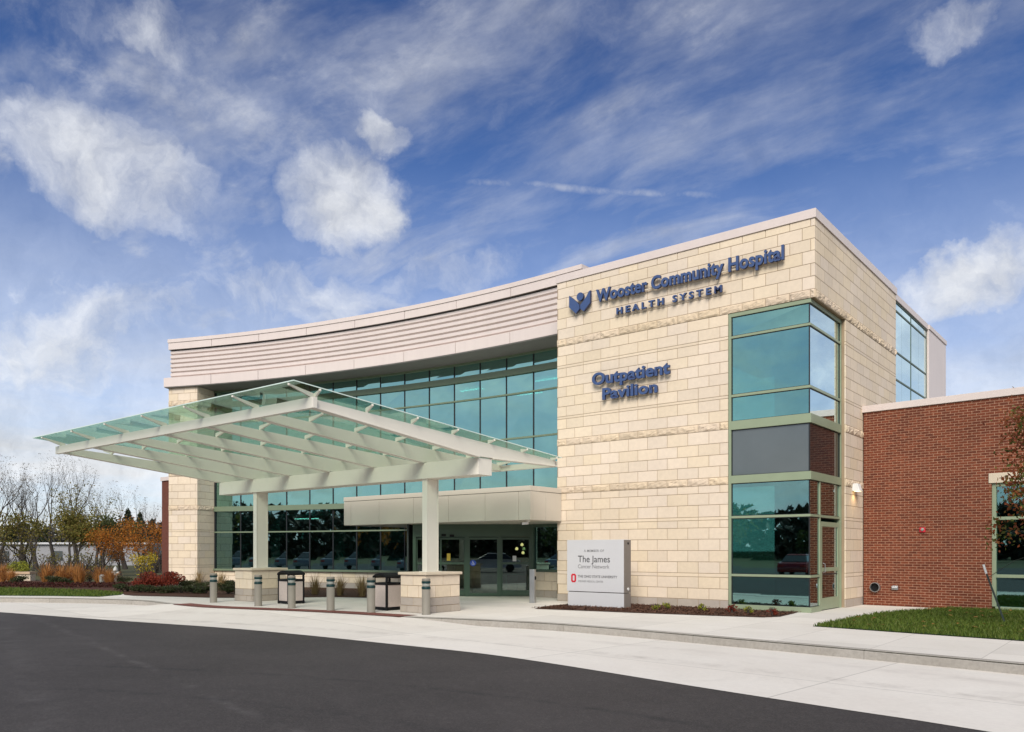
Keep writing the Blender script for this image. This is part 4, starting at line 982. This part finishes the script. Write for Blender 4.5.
# ------------------------------------------------------------------ small fittings on the walls
wl = thing('wall_lamp', 'small white wall lamp glowing above the side walk next to the brick', 'lamp', (0,3.12,3.12))
MB().hexa([(.005,-.14,.0),(.20,-.14,.0),(.20,.14,.0),(.005,.14,.0),(.005,-.14,.2),(.14,-.14,.2),(.14,.14,.2),(.005,.14,.2)]).build('housing', M['white'], wl, bevel=.008)
MB().box(.04,.17,-.11,.11,-.008,-.001).build('lit_lens', M['lamp_on'], wl)
pl2 = bpy.data.lights.new('wall_lamp_bulb', 'SPOT'); pl2.energy = 4; pl2.color = (1,.66,.32); pl2.shadow_soft_size = .06; pl2.spot_size = R(150); pl2.spot_blend = .6
plo = bpy.data.objects.new('wall_lamp_bulb', pl2); col.objects.link(plo); plo.location = (.13,0,-.06); plo.parent = wl
def on_brick(lx, z):
    a = R(-5.0); return (lx*cos(a), 3.963+lx*sin(a)-.002, z)
sb_ = thing('fire_strobe', 'small red fire alarm strobe on the brick wall', 'alarm', on_brick(1.57,2.06), R(-5.0))
MB().box(-.07,.07,-.05,0,-.065,.065).build('housing', M['red'], sb_, bevel=.01); MB().lathe([(.045,0),(.035,.03),(.0,.04)], seg=14).build('lens', M['lens'], sb_).matrix_local = Matrix.Translation((.005,-.05,.01)) @ Matrix.Rotation(R(90),4,'X')
vt = thing('vent_outlet', 'round galvanised vent pipe low on the brick wall', 'vent', on_brick(.36,.50), R(-5.0))
MB().lathe([(.135,0),(.135,.10),(.118,.102),(.118,.005)], seg=24).build('collar', M['chrome'], vt).rotation_euler.x = R(90)
MB().lathe([(.117,.0),(.117,.02)], seg=20).build('damper', M['black'], vt).rotation_euler.x = R(90)
ob = thing('outlet_box', 'small gray outlet cover on the brick beside the round vent', 'outlet', on_brick(.87,.50), R(-5.0))
MB().box(-.085,.085,-.045,0,-.055,.055).build('cover', M['chrome'], ob, bevel=.01); MB().box(-.07,.07,-.055,-.046,-.005,.04).build('flap', M['sign_face'], ob, bevel=.004)
sc_ = thing('security_camera', 'white security camera under the corner of the entrance box', 'camera', (-7.83,-1.2,2.385))
MB().lathe([(.06,0),(.06,-.03),(.045,-.035)], seg=16).build('mount', M['white'], sc_); MB().bar((.02,.0,-.07),(-.12,-.14,-.09),.075,.075).build('body', M['white'], sc_, bevel=.012)
MB().tube([(-.122,-.142,-.09),(-.14,-.16,-.093)],.03,12).build('lens', M['black'], sc_)
# ------------------------------------------------------------------ vegetation
rnd = random.Random(11)
def rv(s=1): return Vector((rnd.uniform(-s,s), rnd.uniform(-s,s), rnd.uniform(-s,s)))
def grow(mb, p, d, ln, r, lvl, tips, maxl, spread, upw, sides, kids, wig=.14, first=True):
    n = 4 if lvl < 2 else 3; pts = [p.copy()]; rad = [r]; q = p.copy(); dd = d.copy(); end = r*(.62 if lvl < maxl else .25)
    for i in range(n):
        dd = (dd + rv(wig) + Vector((0,0,upw*.05))).normalized(); q = q + dd*ln/n; pts.append(q.copy()); rad.append(r+(end-r)*(i+1)/n)
    mb.tube(pts, rad, max(3, sides-lvl*2), cap=False)
    if lvl >= maxl: tips.append((q.copy(), dd.copy())); return
    if lvl >= maxl-1: tips.append((q.copy(), dd.copy()))
    k = kids[min(lvl, len(kids)-1)]
    for i in range(k):
        t = 1 if i < 2 else rnd.uniform(.45,.95)
        idx = min(int(t*n), n); b = pts[idx]; ang_ = rnd.uniform(spread*.55, spread*1.15); az = rnd.uniform(0, 2*pi) if k > 2 else i*pi + rnd.uniform(-.6,.6)
        ax = dd.orthogonal().normalized(); ax = Matrix.Rotation(az, 3, dd) @ ax
        nd = (Matrix.Rotation(ang_, 3, ax) @ dd + Vector((0,0,upw*.18))).normalized()
        grow(mb, b, nd, ln*rnd.uniform(.62,.86), rad[idx]*rnd.uniform(.60,.78), lvl+1, tips, maxl, spread, upw, sides, kids, wig)
def leafquad(mb, p, s, nrm=None):
    a = (rv() if nrm is None else (nrm+rv(.7))).normalized(); u = a.orthogonal().normalized(); u = Matrix.Rotation(rnd.uniform(0,6.3),3,a) @ u; v = a.cross(u); l = s*rnd.uniform(.7,1.3); w_ = l*rnd.uniform(.45,.7)
    mb.add([p-u*l*.5, p+v*w_*.5+a*l*.08, p+u*l*.5, p-v*w_*.5+a*l*.08], [(0,1,2,3)])
def tree(name, label, x, y, h, maxl=6, spread=.5, upw=1, lean=(0,0), trunk=.35, r=.13, mat=None, leaves=0, lsize=.16, lmat=None, lsp=.5, kids=(3,3,3,3,2,2), group=None, z=0, cat='tree', wig=.16):
    t = thing(name, label, cat, (x, y, z), rnd.uniform(0,6.3), group)
    mb = MB(); tips = []
    grow(mb, Vector((0,0,-.1)), Vector((lean[0],lean[1],1)).normalized(), h*trunk, r, 0, tips, maxl, spread, upw, 10, kids, wig)
    top_ = max(v[2] for v in mb.v); k = h/top_
    mb.v = [(v[0]*k, v[1]*k, v[2]*k) for v in mb.v]
    mb.build('trunk', mat or M['bark'], t, fix=False, smooth=True)
    if leaves:
        lm = MB()
        for _ in range(leaves):
            p, d = rnd.choice(tips); leafquad(lm, p*k + Vector((rnd.gauss(0,lsp),rnd.gauss(0,lsp),rnd.gauss(0,lsp*.6))), lsize)
        lm.build('crown', lmat, t, fix=False)
    return t
M['leaf_olive'] = leaf_mat('olive_leaves', [(.085,.085,.02),(.15,.14,.03),(.22,.19,.04),(.16,.10,.03)])
M['leaf_green'] = leaf_mat('dull_green_leaves', [(.035,.05,.016),(.07,.085,.025),(.10,.105,.03)])
M['leaf_tan'] = leaf_mat('dry_seed_leaves', [(.16,.11,.06),(.10,.08,.045),(.20,.15,.08)])
M['leaf_orange'] = leaf_mat('orange_leaves', [(.24,.065,.012),(.40,.135,.018),(.50,.20,.025),(.19,.10,.022)])
M['leaf_yellow'] = leaf_mat('yellow_leaves', [(.42,.30,.02),(.55,.40,.03),(.30,.26,.03)])
M['leaf_lime'] = leaf_mat('lime_leaves', [(.22,.24,.03),(.32,.32,.035),(.14,.18,.03)])
M['leaf_red'] = leaf_mat('crimson_leaves', [(.12,.016,.012),(.19,.028,.016),(.29,.055,.022),(.08,.016,.012)])
M['leaf_dark'] = leaf_mat('dark_conifer', [(.012,.02,.012),(.02,.032,.016),(.03,.042,.02)], .1)
M['hydrant_paint'] = plain('weathered_white_paint', (.42,.42,.40), .5)
M['straw'] = leaf_mat('straw_blades', [(.30,.20,.09),(.40,.28,.13),(.22,.15,.07)])
M['straw_orange'] = leaf_mat('rust_grass_blades', [(.42,.17,.045),(.52,.26,.08),(.34,.15,.06)])
M['leaf_shrub'] = leaf_mat('dark_shrub_leaves', [(.02,.035,.012),(.04,.06,.02),(.06,.07,.025),(.05,.035,.02)])
M['leaf_maple'] = leaf_mat('turning_leaves', [(.07,.10,.02),(.13,.14,.03),(.25,.07,.03),(.30,.10,.035),(.18,.05,.03)], .4)

import_dir = lambda px, D: None
cxr, syr = 993/math.hypot(993,804), 804/math.hypot(993,804)
def at(px, D):      # a ground point D metres out along the view axis at a bearing measured from the photograph
    a = (px-512)/804*D; return (6.529 + a*cxr - D*syr, -19.675 + a*syr + D*cxr)
bare = [(4,62,9.0,.02,.10),(24,60,8.2,.35,-.1),(36,66,9.9,-.05,.0),(55,63,9.7,-.08,.02),(78,68,10.1,.10,.05),(126,66,7.6,0,0),(150,72,7.4,.05,0),(-22,64,9.5,0,0)]
names = ['tall bare tree at the left edge of the photo','crooked bare tree leaning right near the left edge','tallest slim bare tree with a forked top','bare tree with two dark upright limbs','large bare tree spreading just left of the canopy tip','bare gray tree behind the orange shrubs','bare tree closest to the brick end wall','bare tree mostly outside the left edge']
for (px, D, h, lx, ly), nm in zip(bare, names):
    x, y = at(px, D)
    tree('bare_tree', nm, x, y, h, 6, .43, 1.0, (lx*.6,ly),   .27, .215, M['bark'], 420, .085, M['leaf_tan'], .07, (3,2,3,3,3,2), 'bare trees beyond the garden', -.2)
x, y = at(97, 62)
tree('spreading_tree', 'flat-topped tree holding thin olive leaves in layers', x, y, 7.0, 5, .72, .45, (0,0), .34, .14, M['bark'], 1250, .14, M['leaf_olive'], .20, (4,3,3,3,2), None, -.2)
for px, D, h, nm in ((70,52,4.3,'broad rounded tree with yellow-green leaves'),(104-3,57,4.0,'small dull green tree left of the orange trees'),(28,54,4.1,'brownish olive tree with thin leaves at left')):
    x, y = at(px, D)
    tree('leafy_tree', nm, x, y, h, 5, .60, .5, (0,0), .30, .12, M['bark'], 5200 if px == 70 else 2400, .15, M['leaf_olive'] if px != 101 else M['leaf_green'], .30, (4,3,3,3,2), 'half-leafed trees behind the garden', -.1)
for px, D, h, n, nm in ((103,47,2.9,1900,'smaller orange-leaved tree beside the white hydrant'),(140,46,3.3,3400,'larger rust-orange tree next to the brick end wall'),(121,49,2.2,1100,'low brown-orange tree between two bigger ones')):
    x, y = at(px, D)
    tree('orange_tree', nm, x, y, h, 5, .55, .4, (0,0), .28, .07, M['bark'], n, .10, M['leaf_orange'], .24, (4,3,3,3,2), 'orange autumn trees behind the garden', 0)
# dark conifers far behind
for px, D, h, nm in ((112,95,5.6,'dark conifer left of the group'),(128,92,6.6,'tallest dark conifer in the middle'),(140,90,6.0,'dark conifer beside the tallest one'),(152,94,5.4,'dark conifer nearest the building'),(10,100,5.0,'dark conifer far at the left'),(45,104,5.0,'dark conifer behind the bare trees')):
    x, y = at(px, D); t = thing('conifer', nm, 'tree', (x,y,-.2), 0, 'dark conifers far behind the orange trees')
    MB().tube([(0,0,0),(0,0,h*.95)],[.16,.03],6).build('trunk', M['bark'], t, fix=False)
    lm = MB()
    for _ in range(1700):
        u = rnd.random()**.7; zz = h*(1-u*.92); rr = u*h*.42*rnd.uniform(.4,1.15); a = rnd.uniform(0,6.3); leafquad(lm, Vector((rr*cos(a),rr*sin(a),zz-rr*.25)), .38)
    lm.build('crown', M['leaf_dark'], t, fix=False)
for px, D, w_, h, nm in ((1,52,3.0,1.9,'brown twiggy thicket at the left edge'),(52,50,2.6,1.5,'brown twiggy thicket left of the rounded tree'),(88,50,2.2,1.6,'brown twiggy thicket right of the rounded tree'),(158,55,3.2,2.6,'brown twiggy thicket next to the brick end wall')):
    x, y = at(px, D); t = thing('thicket', nm, 'thicket', (x,y,-.1), 0, 'brown thickets below the bare trees'); tb = MB()
    for _ in range(90):
        a = rnd.uniform(0,6.3); r0 = rnd.uniform(0,.5)*w_; k_ = rnd.uniform(.4,1); p0 = Vector((r0*cos(a),r0*sin(a),0)); p1 = p0+Vector((rnd.gauss(0,.35),rnd.gauss(0,.35),h*k_*.55)); p2 = p1+Vector((rnd.gauss(0,.4),rnd.gauss(0,.4),h*k_*.45))
        tb.tube([p0,p1,p2],[.028,.018,.008],4,cap=False)
    tb.build('stems', M['bark'], t, fix=False); lm = MB()
    for _ in range(380):
        a = rnd.uniform(0,6.3); r0 = rnd.uniform(0,.6)*w_; leafquad(lm, Vector((r0*cos(a),r0*sin(a),rnd.uniform(.1,.95)*h)), .13)
    lm.build('foliage', M['leaf_tan'] if px % 4 else M['leaf_olive'], t, fix=False)
# far wooded rise: one mass nobody could count
wd_ = MB()
for i in range(9000):
    px = rnd.uniform(-120,190); D = rnd.uniform(120,190); x, y = at(px, D); hh = 5.2+2.2*mnoise.noise(Vector((px*.03,D*.02,0)))
    leafquad(wd_, Vector((x,y,rnd.uniform(-.2,hh))), rnd.uniform(.8,1.6))
M['far_wood'] = leaf_mat('far_wood', [(.06,.055,.045),(.09,.08,.065),(.045,.05,.035),(.12,.10,.075)], .2)
tag(wd_.build('distant_wood', M['far_wood'], fix=False), 'hazy brown wood far behind the bare trees', 'wood', kind='stuff')

def bush(name, label, x, y, w_, h, n, s, m, group, z=0, dep=None):
    t = thing(name, label, 'shrub', (x,y,z), rnd.uniform(0,6.3), group); d_ = dep or w_
    st2 = MB()
    for _ in range(9):
        a = rnd.uniform(0,6.3); k = rnd.uniform(.3,.8); st2.tube([(0,0,-.02),(cos(a)*w_*.2*k,sin(a)*d_*.2*k,h*.45),(cos(a)*w_*.42*k,sin(a)*d_*.42*k,h*.9)],[.014,.009,.004],5,cap=False)
    st2.build('stems', M['bark'], t, fix=False)
    lm = MB(); lobes = [(rv(.55), rnd.uniform(.35,.6)) for _ in range(7)]
    for _ in range(n):
        c, rr = rnd.choice(lobes); q = c + Vector((rnd.gauss(0,1),rnd.gauss(0,1),rnd.gauss(0,1))).normalized()*rr*rnd.random()**.35
        zz = h*(.5+.47*q.z)
        if zz < .02: zz = rnd.uniform(.02,.15)
        leafquad(lm, Vector((q.x*w_*.5, q.y*d_*.5, zz)), s)
    lm.build('foliage', m, t, fix=False); return t
def tuft(name, label, x, y, h, spread, n, m, group, wd=.012, z=0):
    t = thing(name, label, 'grass', (x,y,z), 0, group); b = MB()
    for _ in range(n):
        a = rnd.uniform(0,6.3); r0 = rnd.uniform(0,.35)*spread; l = rnd.uniform(.2,1.25)*spread; hh = h*rnd.uniform(.4,1.15)*(1-.25*(l/spread-.3)); p0 = Vector((r0*cos(a),r0*sin(a),0)); dirn = Vector((cos(a),sin(a),0)); sd_ = Vector((-sin(a),cos(a),0))*wd
        p1 = p0+dirn*l*.35+Vector((0,0,hh*.6)); p2 = p0+dirn*l*.75+Vector((0,0,hh)); 
        b.add([p0-sd_,p0+sd_,p1+sd_,p1-sd_,p2+dirn*l*.2-Vector((0,0,hh*.06))],[(0,1,2,3),(3,2,4)])
    b.build('blades', m, t, fix=False); return t
# autumn garden at the left
gr = 'rust-coloured ornamental grasses in the garden'
for px, D, h, sp, nm in ((2,39,1.0,.45,'rust grass clump cut by the left edge of the photo'),(46,38.5,1.05,.5,'rust grass clump just right of the stone bench wall'),(61,37.5,.95,.5,'second rust grass clump from the bench wall'),(70,38.0,1.0,.5,'rust grass clump in the middle of the garden'),(79,37,1.05,.55,'tall rust grass clump left of the white hydrant'),(100,36.5,.9,.5,'rust grass clump beside the white landscape marker'),(110,35.8,.85,.5,'paler rust grass clump just before the crimson shrub'),(11,38,.7,.4,'short rust grass clump in front of the bench wall')):
    x, y = at(px, D); tuft('ornamental_grass', nm, x, y, h, sp, 210, M['straw_orange'], gr, .011)
for px, D, w_, h, n, s, m, nm in ((21,41,1.7,1.25,1100,.09,'leaf_lime','bright yellow-green shrub behind the bench wall'),(146,42,1.9,1.6,620,.10,'leaf_yellow','clear yellow shrub behind the crimson one')):
    x, y = at(px, D); bush('yellow_shrub', nm, x, y, w_, h, n, s, M[m], 'yellow shrubs in the garden')
for px, D, w_, h, nm in ((143,31.8,1.35,.72,'crimson shrub at the left of the pair'),(163,32.2,1.7,.78,'wider crimson shrub touching the stone pier')):
    x, y = at(px, D); bush('crimson_shrub', nm, x, y, w_, h, 4200, .06, M['leaf_red'], 'crimson shrubs by the building end')
gs = 'low dark green shrubs in the planting beds'
for px, D, w_, h, nm in ((20,37,1.0,.4,'low dark shrub in front of the bench wall'),(53,37,.9,.4,'low dark shrub between the first rust grasses'),(68-2,36.4,.8,.35,'low dark shrub at the middle of the lawn edge'),(90,38.5,1.2,.55,'dark shrub behind the rust grasses'),(123,36,1.0,.45,'dark shrub left of the crimson pair'),(178,33.5,1.1,.38,'low dark shrub at the foot of the stone pier corner'),(190,33,1.0,.35,'low dark shrub before the stone pier face'),(200,32.6,.9,.36,'low dark shrub left of the first bollard'),(224,31.6,1.0,.4,'low dark shrub right of the first bollard'),(236,31,.8,.36,'low dark shrub behind the left column base'),(128,29.6,1.0,.34,'low dark shrub at the tip of the left lawn'),(140,29,.9,.3,'low dark shrub in front of the crimson shrubs, left'),(153,28.8,1.0,.32,'low dark shrub in front of the crimson shrubs, middle'),(167,28.6,.9,.34,'low dark shrub in front of the crimson shrubs, right'),(181,28.4,1.0,.3,'low dark shrub at the front edge of the pier bed, left'),(194,28.3,.9,.32,'low dark shrub at the front edge of the pier bed, middle'),(206,28.2,.8,.3,'low dark shrub at the front edge of the pier bed beside the first bollard'),(229,28.0,.9,.32,'low dark shrub just left of the left column base')):
    x, y = at(px, D); bush('low_shrub', nm, x, y, w_, h, 900, .06, M['leaf_shrub'], gs)
gt = 'straw-coloured grass tufts under the glass wing'
for px, D, nm in ((199,33,'straw tuft at the stone pier corner'),(221.5,31.5,'straw tuft left of the left column base'),(315,27.6,'straw tuft in the window bed just right of the left bin'),(340,27.0,'straw tuft at the middle of the window bed'),(362,26.4,'straw tuft nearest the right bin'),(287,28.6,'straw tuft hidden behind the left bin')):
    x, y = at(px, D); tuft('grass_tuft', nm, x, y, .78, .32, 120, M['straw'], gt, .008)
for px, D, nm in ((656,20.2,'tiny green plant right of the silver sign'),(667,20.6,'tiny pale plant second from the silver sign'),(702,20.0,'tiny green plant before the middle of the tower wall'),(732,19.3,'tiny reddish plant at the corner window sill'),(748,19.0,'tiny plant under the corner window, left'),(773,18.4,'tiny plant under the corner window, right')):
    x, y = at(px, D)
    if px in (732,773): bush('bed_plant', nm, x, y, .28, .24, 120, .05, M['leaf_red'], 'small plants in the mulch along the tower')
    else: bush('bed_plant', nm, x, y, .26, .2, 140, .045, M['leaf_lime'], 'small plants in the mulch along the tower')
# red ground cover strip behind the left lawn
gc = MB()
for _ in range(3000):
    px = rnd.uniform(-20,138); D = rnd.uniform(32.6,35.2); x, y = at(px, D); leafquad(gc, Vector((x,y,rnd.uniform(.02,.16))), .09)
M['leaf_maroon'] = leaf_mat('maroon_groundcover', [(.05,.012,.010),(.08,.018,.014),(.04,.02,.012),(.10,.035,.02)])
tag(gc.build('red_groundcover', M['leaf_maroon'], fix=False), 'dark red low ground cover along the back of the lawn', 'ground cover', kind='stuff')
# bark chips on the two beds
ch = MB()
for _ in range(5200):
    x, y = rnd.uniform(-6.3,-.3), rnd.uniform(-3.1,-.05)
    if x < -6.4 or y < -3.12+(x+6.1)*.185 or (-6.25 < x < -4.35 and y > -1.6 and y < -1.15): continue
    leafquad(ch, Vector((x,y,.02+rnd.uniform(0,.02))), .05, Vector((0,0,1)))
M['chips'] = leaf_mat('bark_chips', [(.035,.015,.009),(.075,.032,.018),(.13,.06,.033)], 0)
tag(ch.build('bark_chips', M['chips'], fix=False), 'loose brown bark chips on the bed along the tower', 'bark chips', kind='stuff')

# young tree with turning leaves at the right edge, and the stake that guys it
t = thing('young_tree', 'young tree with red and green leaves reaching in at the right edge', 'tree', (5.12,-1.78,-.22))
mb = MB(); tips = []
mb.tube([(0,0,.0),(.01,.02,1.0),(-.02,0,2.2),(0,.02,3.6)],[.035,.03,.024,.01],8)
for zz in [1.75+.12*k for k in range(16)]:
    a = rnd.uniform(0,6.3); grow(mb, Vector((0,0,zz)), Vector((cos(a),sin(a),.75)).normalized(), .50, .010, 3, tips, 5, .5, .5, 9, (2,2,2,2,2,2), .2)
mb.build('trunk', M['bark_light'], t, fix=False, smooth=True)
lm = MB()
for _ in range(4200):
    p, d = rnd.choice(tips); leafquad(lm, p + Vector((rnd.gauss(0,.13),rnd.gauss(0,.13),rnd.gauss(0,.14)-.05)), .085)
lm.build('crown', M['leaf_maple'], t, fix=False)
bush_soil = MB().lathe([(.6,.0),(.45,.03),(.0,.05)], (5.12,-1.78,.008), 24)
tag(bush_soil.build('tree_mulch_ring', M['mulch']), kind='structure')
sk_ = thing('tree_stake', 'leaning dark metal stake with a white top on the right lawn', 'stake', (4.04,-.43,0))
M['stake'] = plain('dark_green_stake', (.03,.045,.04), .5)
MB().bar((0,0,-.1),(-.36,-.05,1.02),.035,.012,(0,1,0)).bar((.0,.012,-.1),(-.36,-.038,1.02),.012,.03,(0,1,0)).build('stake_post', M['stake'], sk_)
MB().bar((-.363,-.055,1.03),(-.415,-.062,1.22),.04,.02,(0,1,0)).build('white_tip', M['white'], sk_)
MB().tube([(-.33,-.05,.95),(.15,-.25,1.3),(.7,-.7,1.5)],.006,5).build('guy_wire', M['stake'], sk_)

# hydrant, marker, bench wall, shed behind
x, y = at(115.5, 40)
hy = thing('hydrant', 'white fire hydrant among the orange garden plants', 'hydrant', (x,y,0))
MB().lathe([(.13,0),(.13,.05),(.085,.06),(.085,.5),(.12,.51),(.12,.55),(.1,.62),(.05,.70),(.025,.74),(.0,.75)], seg=16).build('body', M['hydrant_paint'], hy, smooth=True)
for a in (0.6, 0.6+pi): MB().tube([(0,0,.42),(cos(a)*.19,sin(a)*.19,.42)],.05,10).build('outlet_cap', M['hydrant_paint'], hy)
x, y = at(102.5, 36)
mk = thing('landscape_marker', 'small pale utility box in the garden bed', 'utility box', (x,y,0))
MB().box(-.1,.1,-.1,.1,0,.36).build('box', M['lens'], mk, bevel=.02); MB().hexa([(-.12,-.12,.36),(.12,-.12,.36),(.12,.12,.36),(-.12,.12,.36),(-.05,-.05,.45),(.05,-.05,.45),(.05,.05,.45),(-.05,.05,.45)]).build('lid', M['lens'], mk, bevel=.01)
a_ = Vector(at(-30,40.5)).to_3d(); b_ = Vector(at(33,40.5)).to_3d()
bwn = thing('bench_wall', 'low stone bench wall with a tan seat at the left edge', 'bench', (0,0,0))
M['tan'] = plain('tan_seat', (.50,.36,.24), .7)
MB().bar(a_+Vector((0,0,.15)), b_+Vector((0,0,.15)), .45, .33).build('wall', M['stone_cap'], bwn, bevel=.01); MB().bar(a_+Vector((0,0,.40)), b_+Vector((0,0,.40)), .55, .12).build('seat', M['tan'], bwn, bevel=.01)
a_ = Vector(at(-60,88)).to_3d(); b_ = Vector(at(168,88)).to_3d()
sh = thing('gray_shed', 'long low pale gray building far behind the bare trees', 'building', (0,0,0))
M['shed'] = plain('pale_gray_siding', (.27,.27,.285), .7, var=.05)
MB().bar(a_+Vector((0,0,.9)), b_+Vector((0,0,.9)), 8, 2.6).build('wall', M['shed'], sh); MB().bar(a_+Vector((0,0,2.3)), b_+Vector((0,0,2.3)), 8.6, .2).build('roof', M['sign_face'], sh)
dn = (b_-a_).normalized(); nn = Vector((dn.y,-dn.x,0))
for k in range(4):
    c = a_ + dn*(4+5.6*k); q = c + nn*4.03
    MB().bar(q-dn*.45+Vector((0,0,1.0)), q+dn*.45+Vector((0,0,1.0)), .04, 1.0).build('window', M['int_dark'], sh)

# ------------------------------------------------------------------ the car park behind the camera, seen mirrored in the glass
M['tyre'] = plain('tyre_rubber', (.015,.015,.015), .8); M['car_glass'] = plain('car_window', (.015,.02,.022), .05, spec=.8); M['tail'] = plain('tail_lamp', (.35,.01,.01), .3)
def car(x, y, rz, label, paint):
    t = thing('parked_car', label, 'car', (x,y,-.15), rz, 'cars parked across the drive')
    prof = [(-2.25,.35),(-2.28,.75),(-1.95,.95),(-1.0,1.02),(1.3,1.02),(2.1,.92),(2.25,.7),(2.25,.35)]
    b = MB(); n = len(prof)
    for yy, k in ((-.86,.97),(-.9,1),(.9,1),(.86,.97)): b.v += [(px*k,yy,pz) for px,pz in prof]
    for j in range(3):
        for i in range(n): b.f.append((j*n+i,j*n+(i+1)%n,(j+1)*n+(i+1)%n,(j+1)*n+i))
    b.f += [tuple(range(n)), tuple(range(4*n-1,3*n-1,-1))]
    b.build('body', paint, t, bevel=.06, smooth=True)
    c = MB().hexa([(-1.15,-.82,1.0),(1.65,-.82,1.0),(1.65,.82,1.0),(-1.15,.82,1.0),(-.45,-.62,1.44),(.95,-.62,1.44),(.95,.62,1.44),(-.45,.62,1.44)])
    c.build('cabin_glass', M['car_glass'], t, bevel=.05)
    MB().hexa([(-.5,-.64,1.43),(1.0,-.64,1.43),(1.0,.64,1.43),(-.5,.64,1.43),(-.35,-.55,1.50),(.85,-.55,1.50),(.85,.55,1.50),(-.35,.55,1.50)]).build('roof', paint, t, bevel=.03)
    for wx in (-1.4,1.38):
        for wy in (-.82,.82):
            w_ = MB().lathe([(.20,-.1),(.32,-.1),(.335,-.06),(.335,.06),(.32,.1),(.20,.1)], seg=20).build('wheel', M['tyre'], t); w_.rotation_euler.x = R(90); w_.location = (wx,wy,.335)
            r_ = MB().lathe([(.20,-.09),(.20,.09)], seg=14).build('rim', M['chrome'], w_)
    for wy in (-.68,.68): MB().box(-2.30,-2.22,wy-.16,wy+.16,.66,.78).build('headlight', M['lens'], t); MB().box(2.20,2.27,wy-.16,wy+.16,.66,.82).build('tail_light', M['tail'], t)
for x, y, rz, lb_, c in ((-19,-31,1.5,'white car parked across the drive, mirrored in the wing glass',(.7,.7,.7)),(-26,-30,1.6,'silver car parked across the drive, mirrored in the wing glass',(.35,.36,.38)),(-12,-33,1.45,'dark red car parked across the drive, mirrored in the wing glass',(.25,.02,.02)),(-4.6,-29,1.3,'blue car parked across the drive, mirrored in the corner window',(.03,.07,.2)),(2,-33,1.4,'black car parked across the drive behind the camera',(.02,.02,.02)),(11.5,-28.5,.7,'white car parked behind the photographer, mirrored in the entrance doors',(.7,.7,.7)),(17.5,-27,.8,'silver car parked behind the photographer, right of the white one',(.4,.41,.43)),(-33,-34,1.6,'gray car parked across the drive, farthest from the tower',(.2,.2,.21))):
    car(x, y, rz, lb_, plain('car_paint', c, .25, var=.02))
# unbroken wood beyond the car park, only ever seen as the dark band mirrored in the ground-floor glass
wl2 = MB()
for _ in range(34000):
    x = rnd.uniform(-420,260); y = rnd.uniform(-175,-140); hh = 11+4.5*mnoise.noise(Vector((x*.022,1.7,0)))+2.5*mnoise.noise(Vector((x*.09,4.2,0)))
    leafquad(wl2, Vector((x,y,hh*rnd.random()**1.15)), 2.6)
M['wood_far'] = leaf_mat('dense_wood', [(.015,.02,.012),(.035,.035,.018),(.06,.04,.02),(.025,.03,.018)], .05)
tag(wl2.build('wood_across_road', M['wood_far'], fix=False), 'dense dark wood across the road mirrored in the ground-floor glass', 'wood', kind='stuff')
for i in range(15):
    x, y = -118+13.5*i+rnd.uniform(-4,4), -112+rnd.uniform(-14,14)
    hh = rnd.uniform(7,14); t = thing('autumn_tree', 'autumn tree in the row across the car park, seen only as a reflection', 'tree', (x,y,-.2), 0, 'autumn trees across the car park')
    MB().tube([(0,0,0),(0,0,hh*.6)],[.3,.1],7).build('trunk', M['bark'], t, fix=False); lm = MB(); lob = [(Vector((rnd.uniform(-.3,.3)*hh,rnd.uniform(-.3,.3)*hh,rnd.uniform(.3,.8)*hh)), hh*rnd.uniform(.14,.26)) for _ in range(9)]
    for _ in range(900):
        c, rr = rnd.choice(lob); leafquad(lm, c + rv().normalized()*rr*rnd.random()**.4, .75)
    lm.build('crown', M[('leaf_dark','leaf_olive','leaf_green','leaf_orange')[i % 4]], t, fix=False)
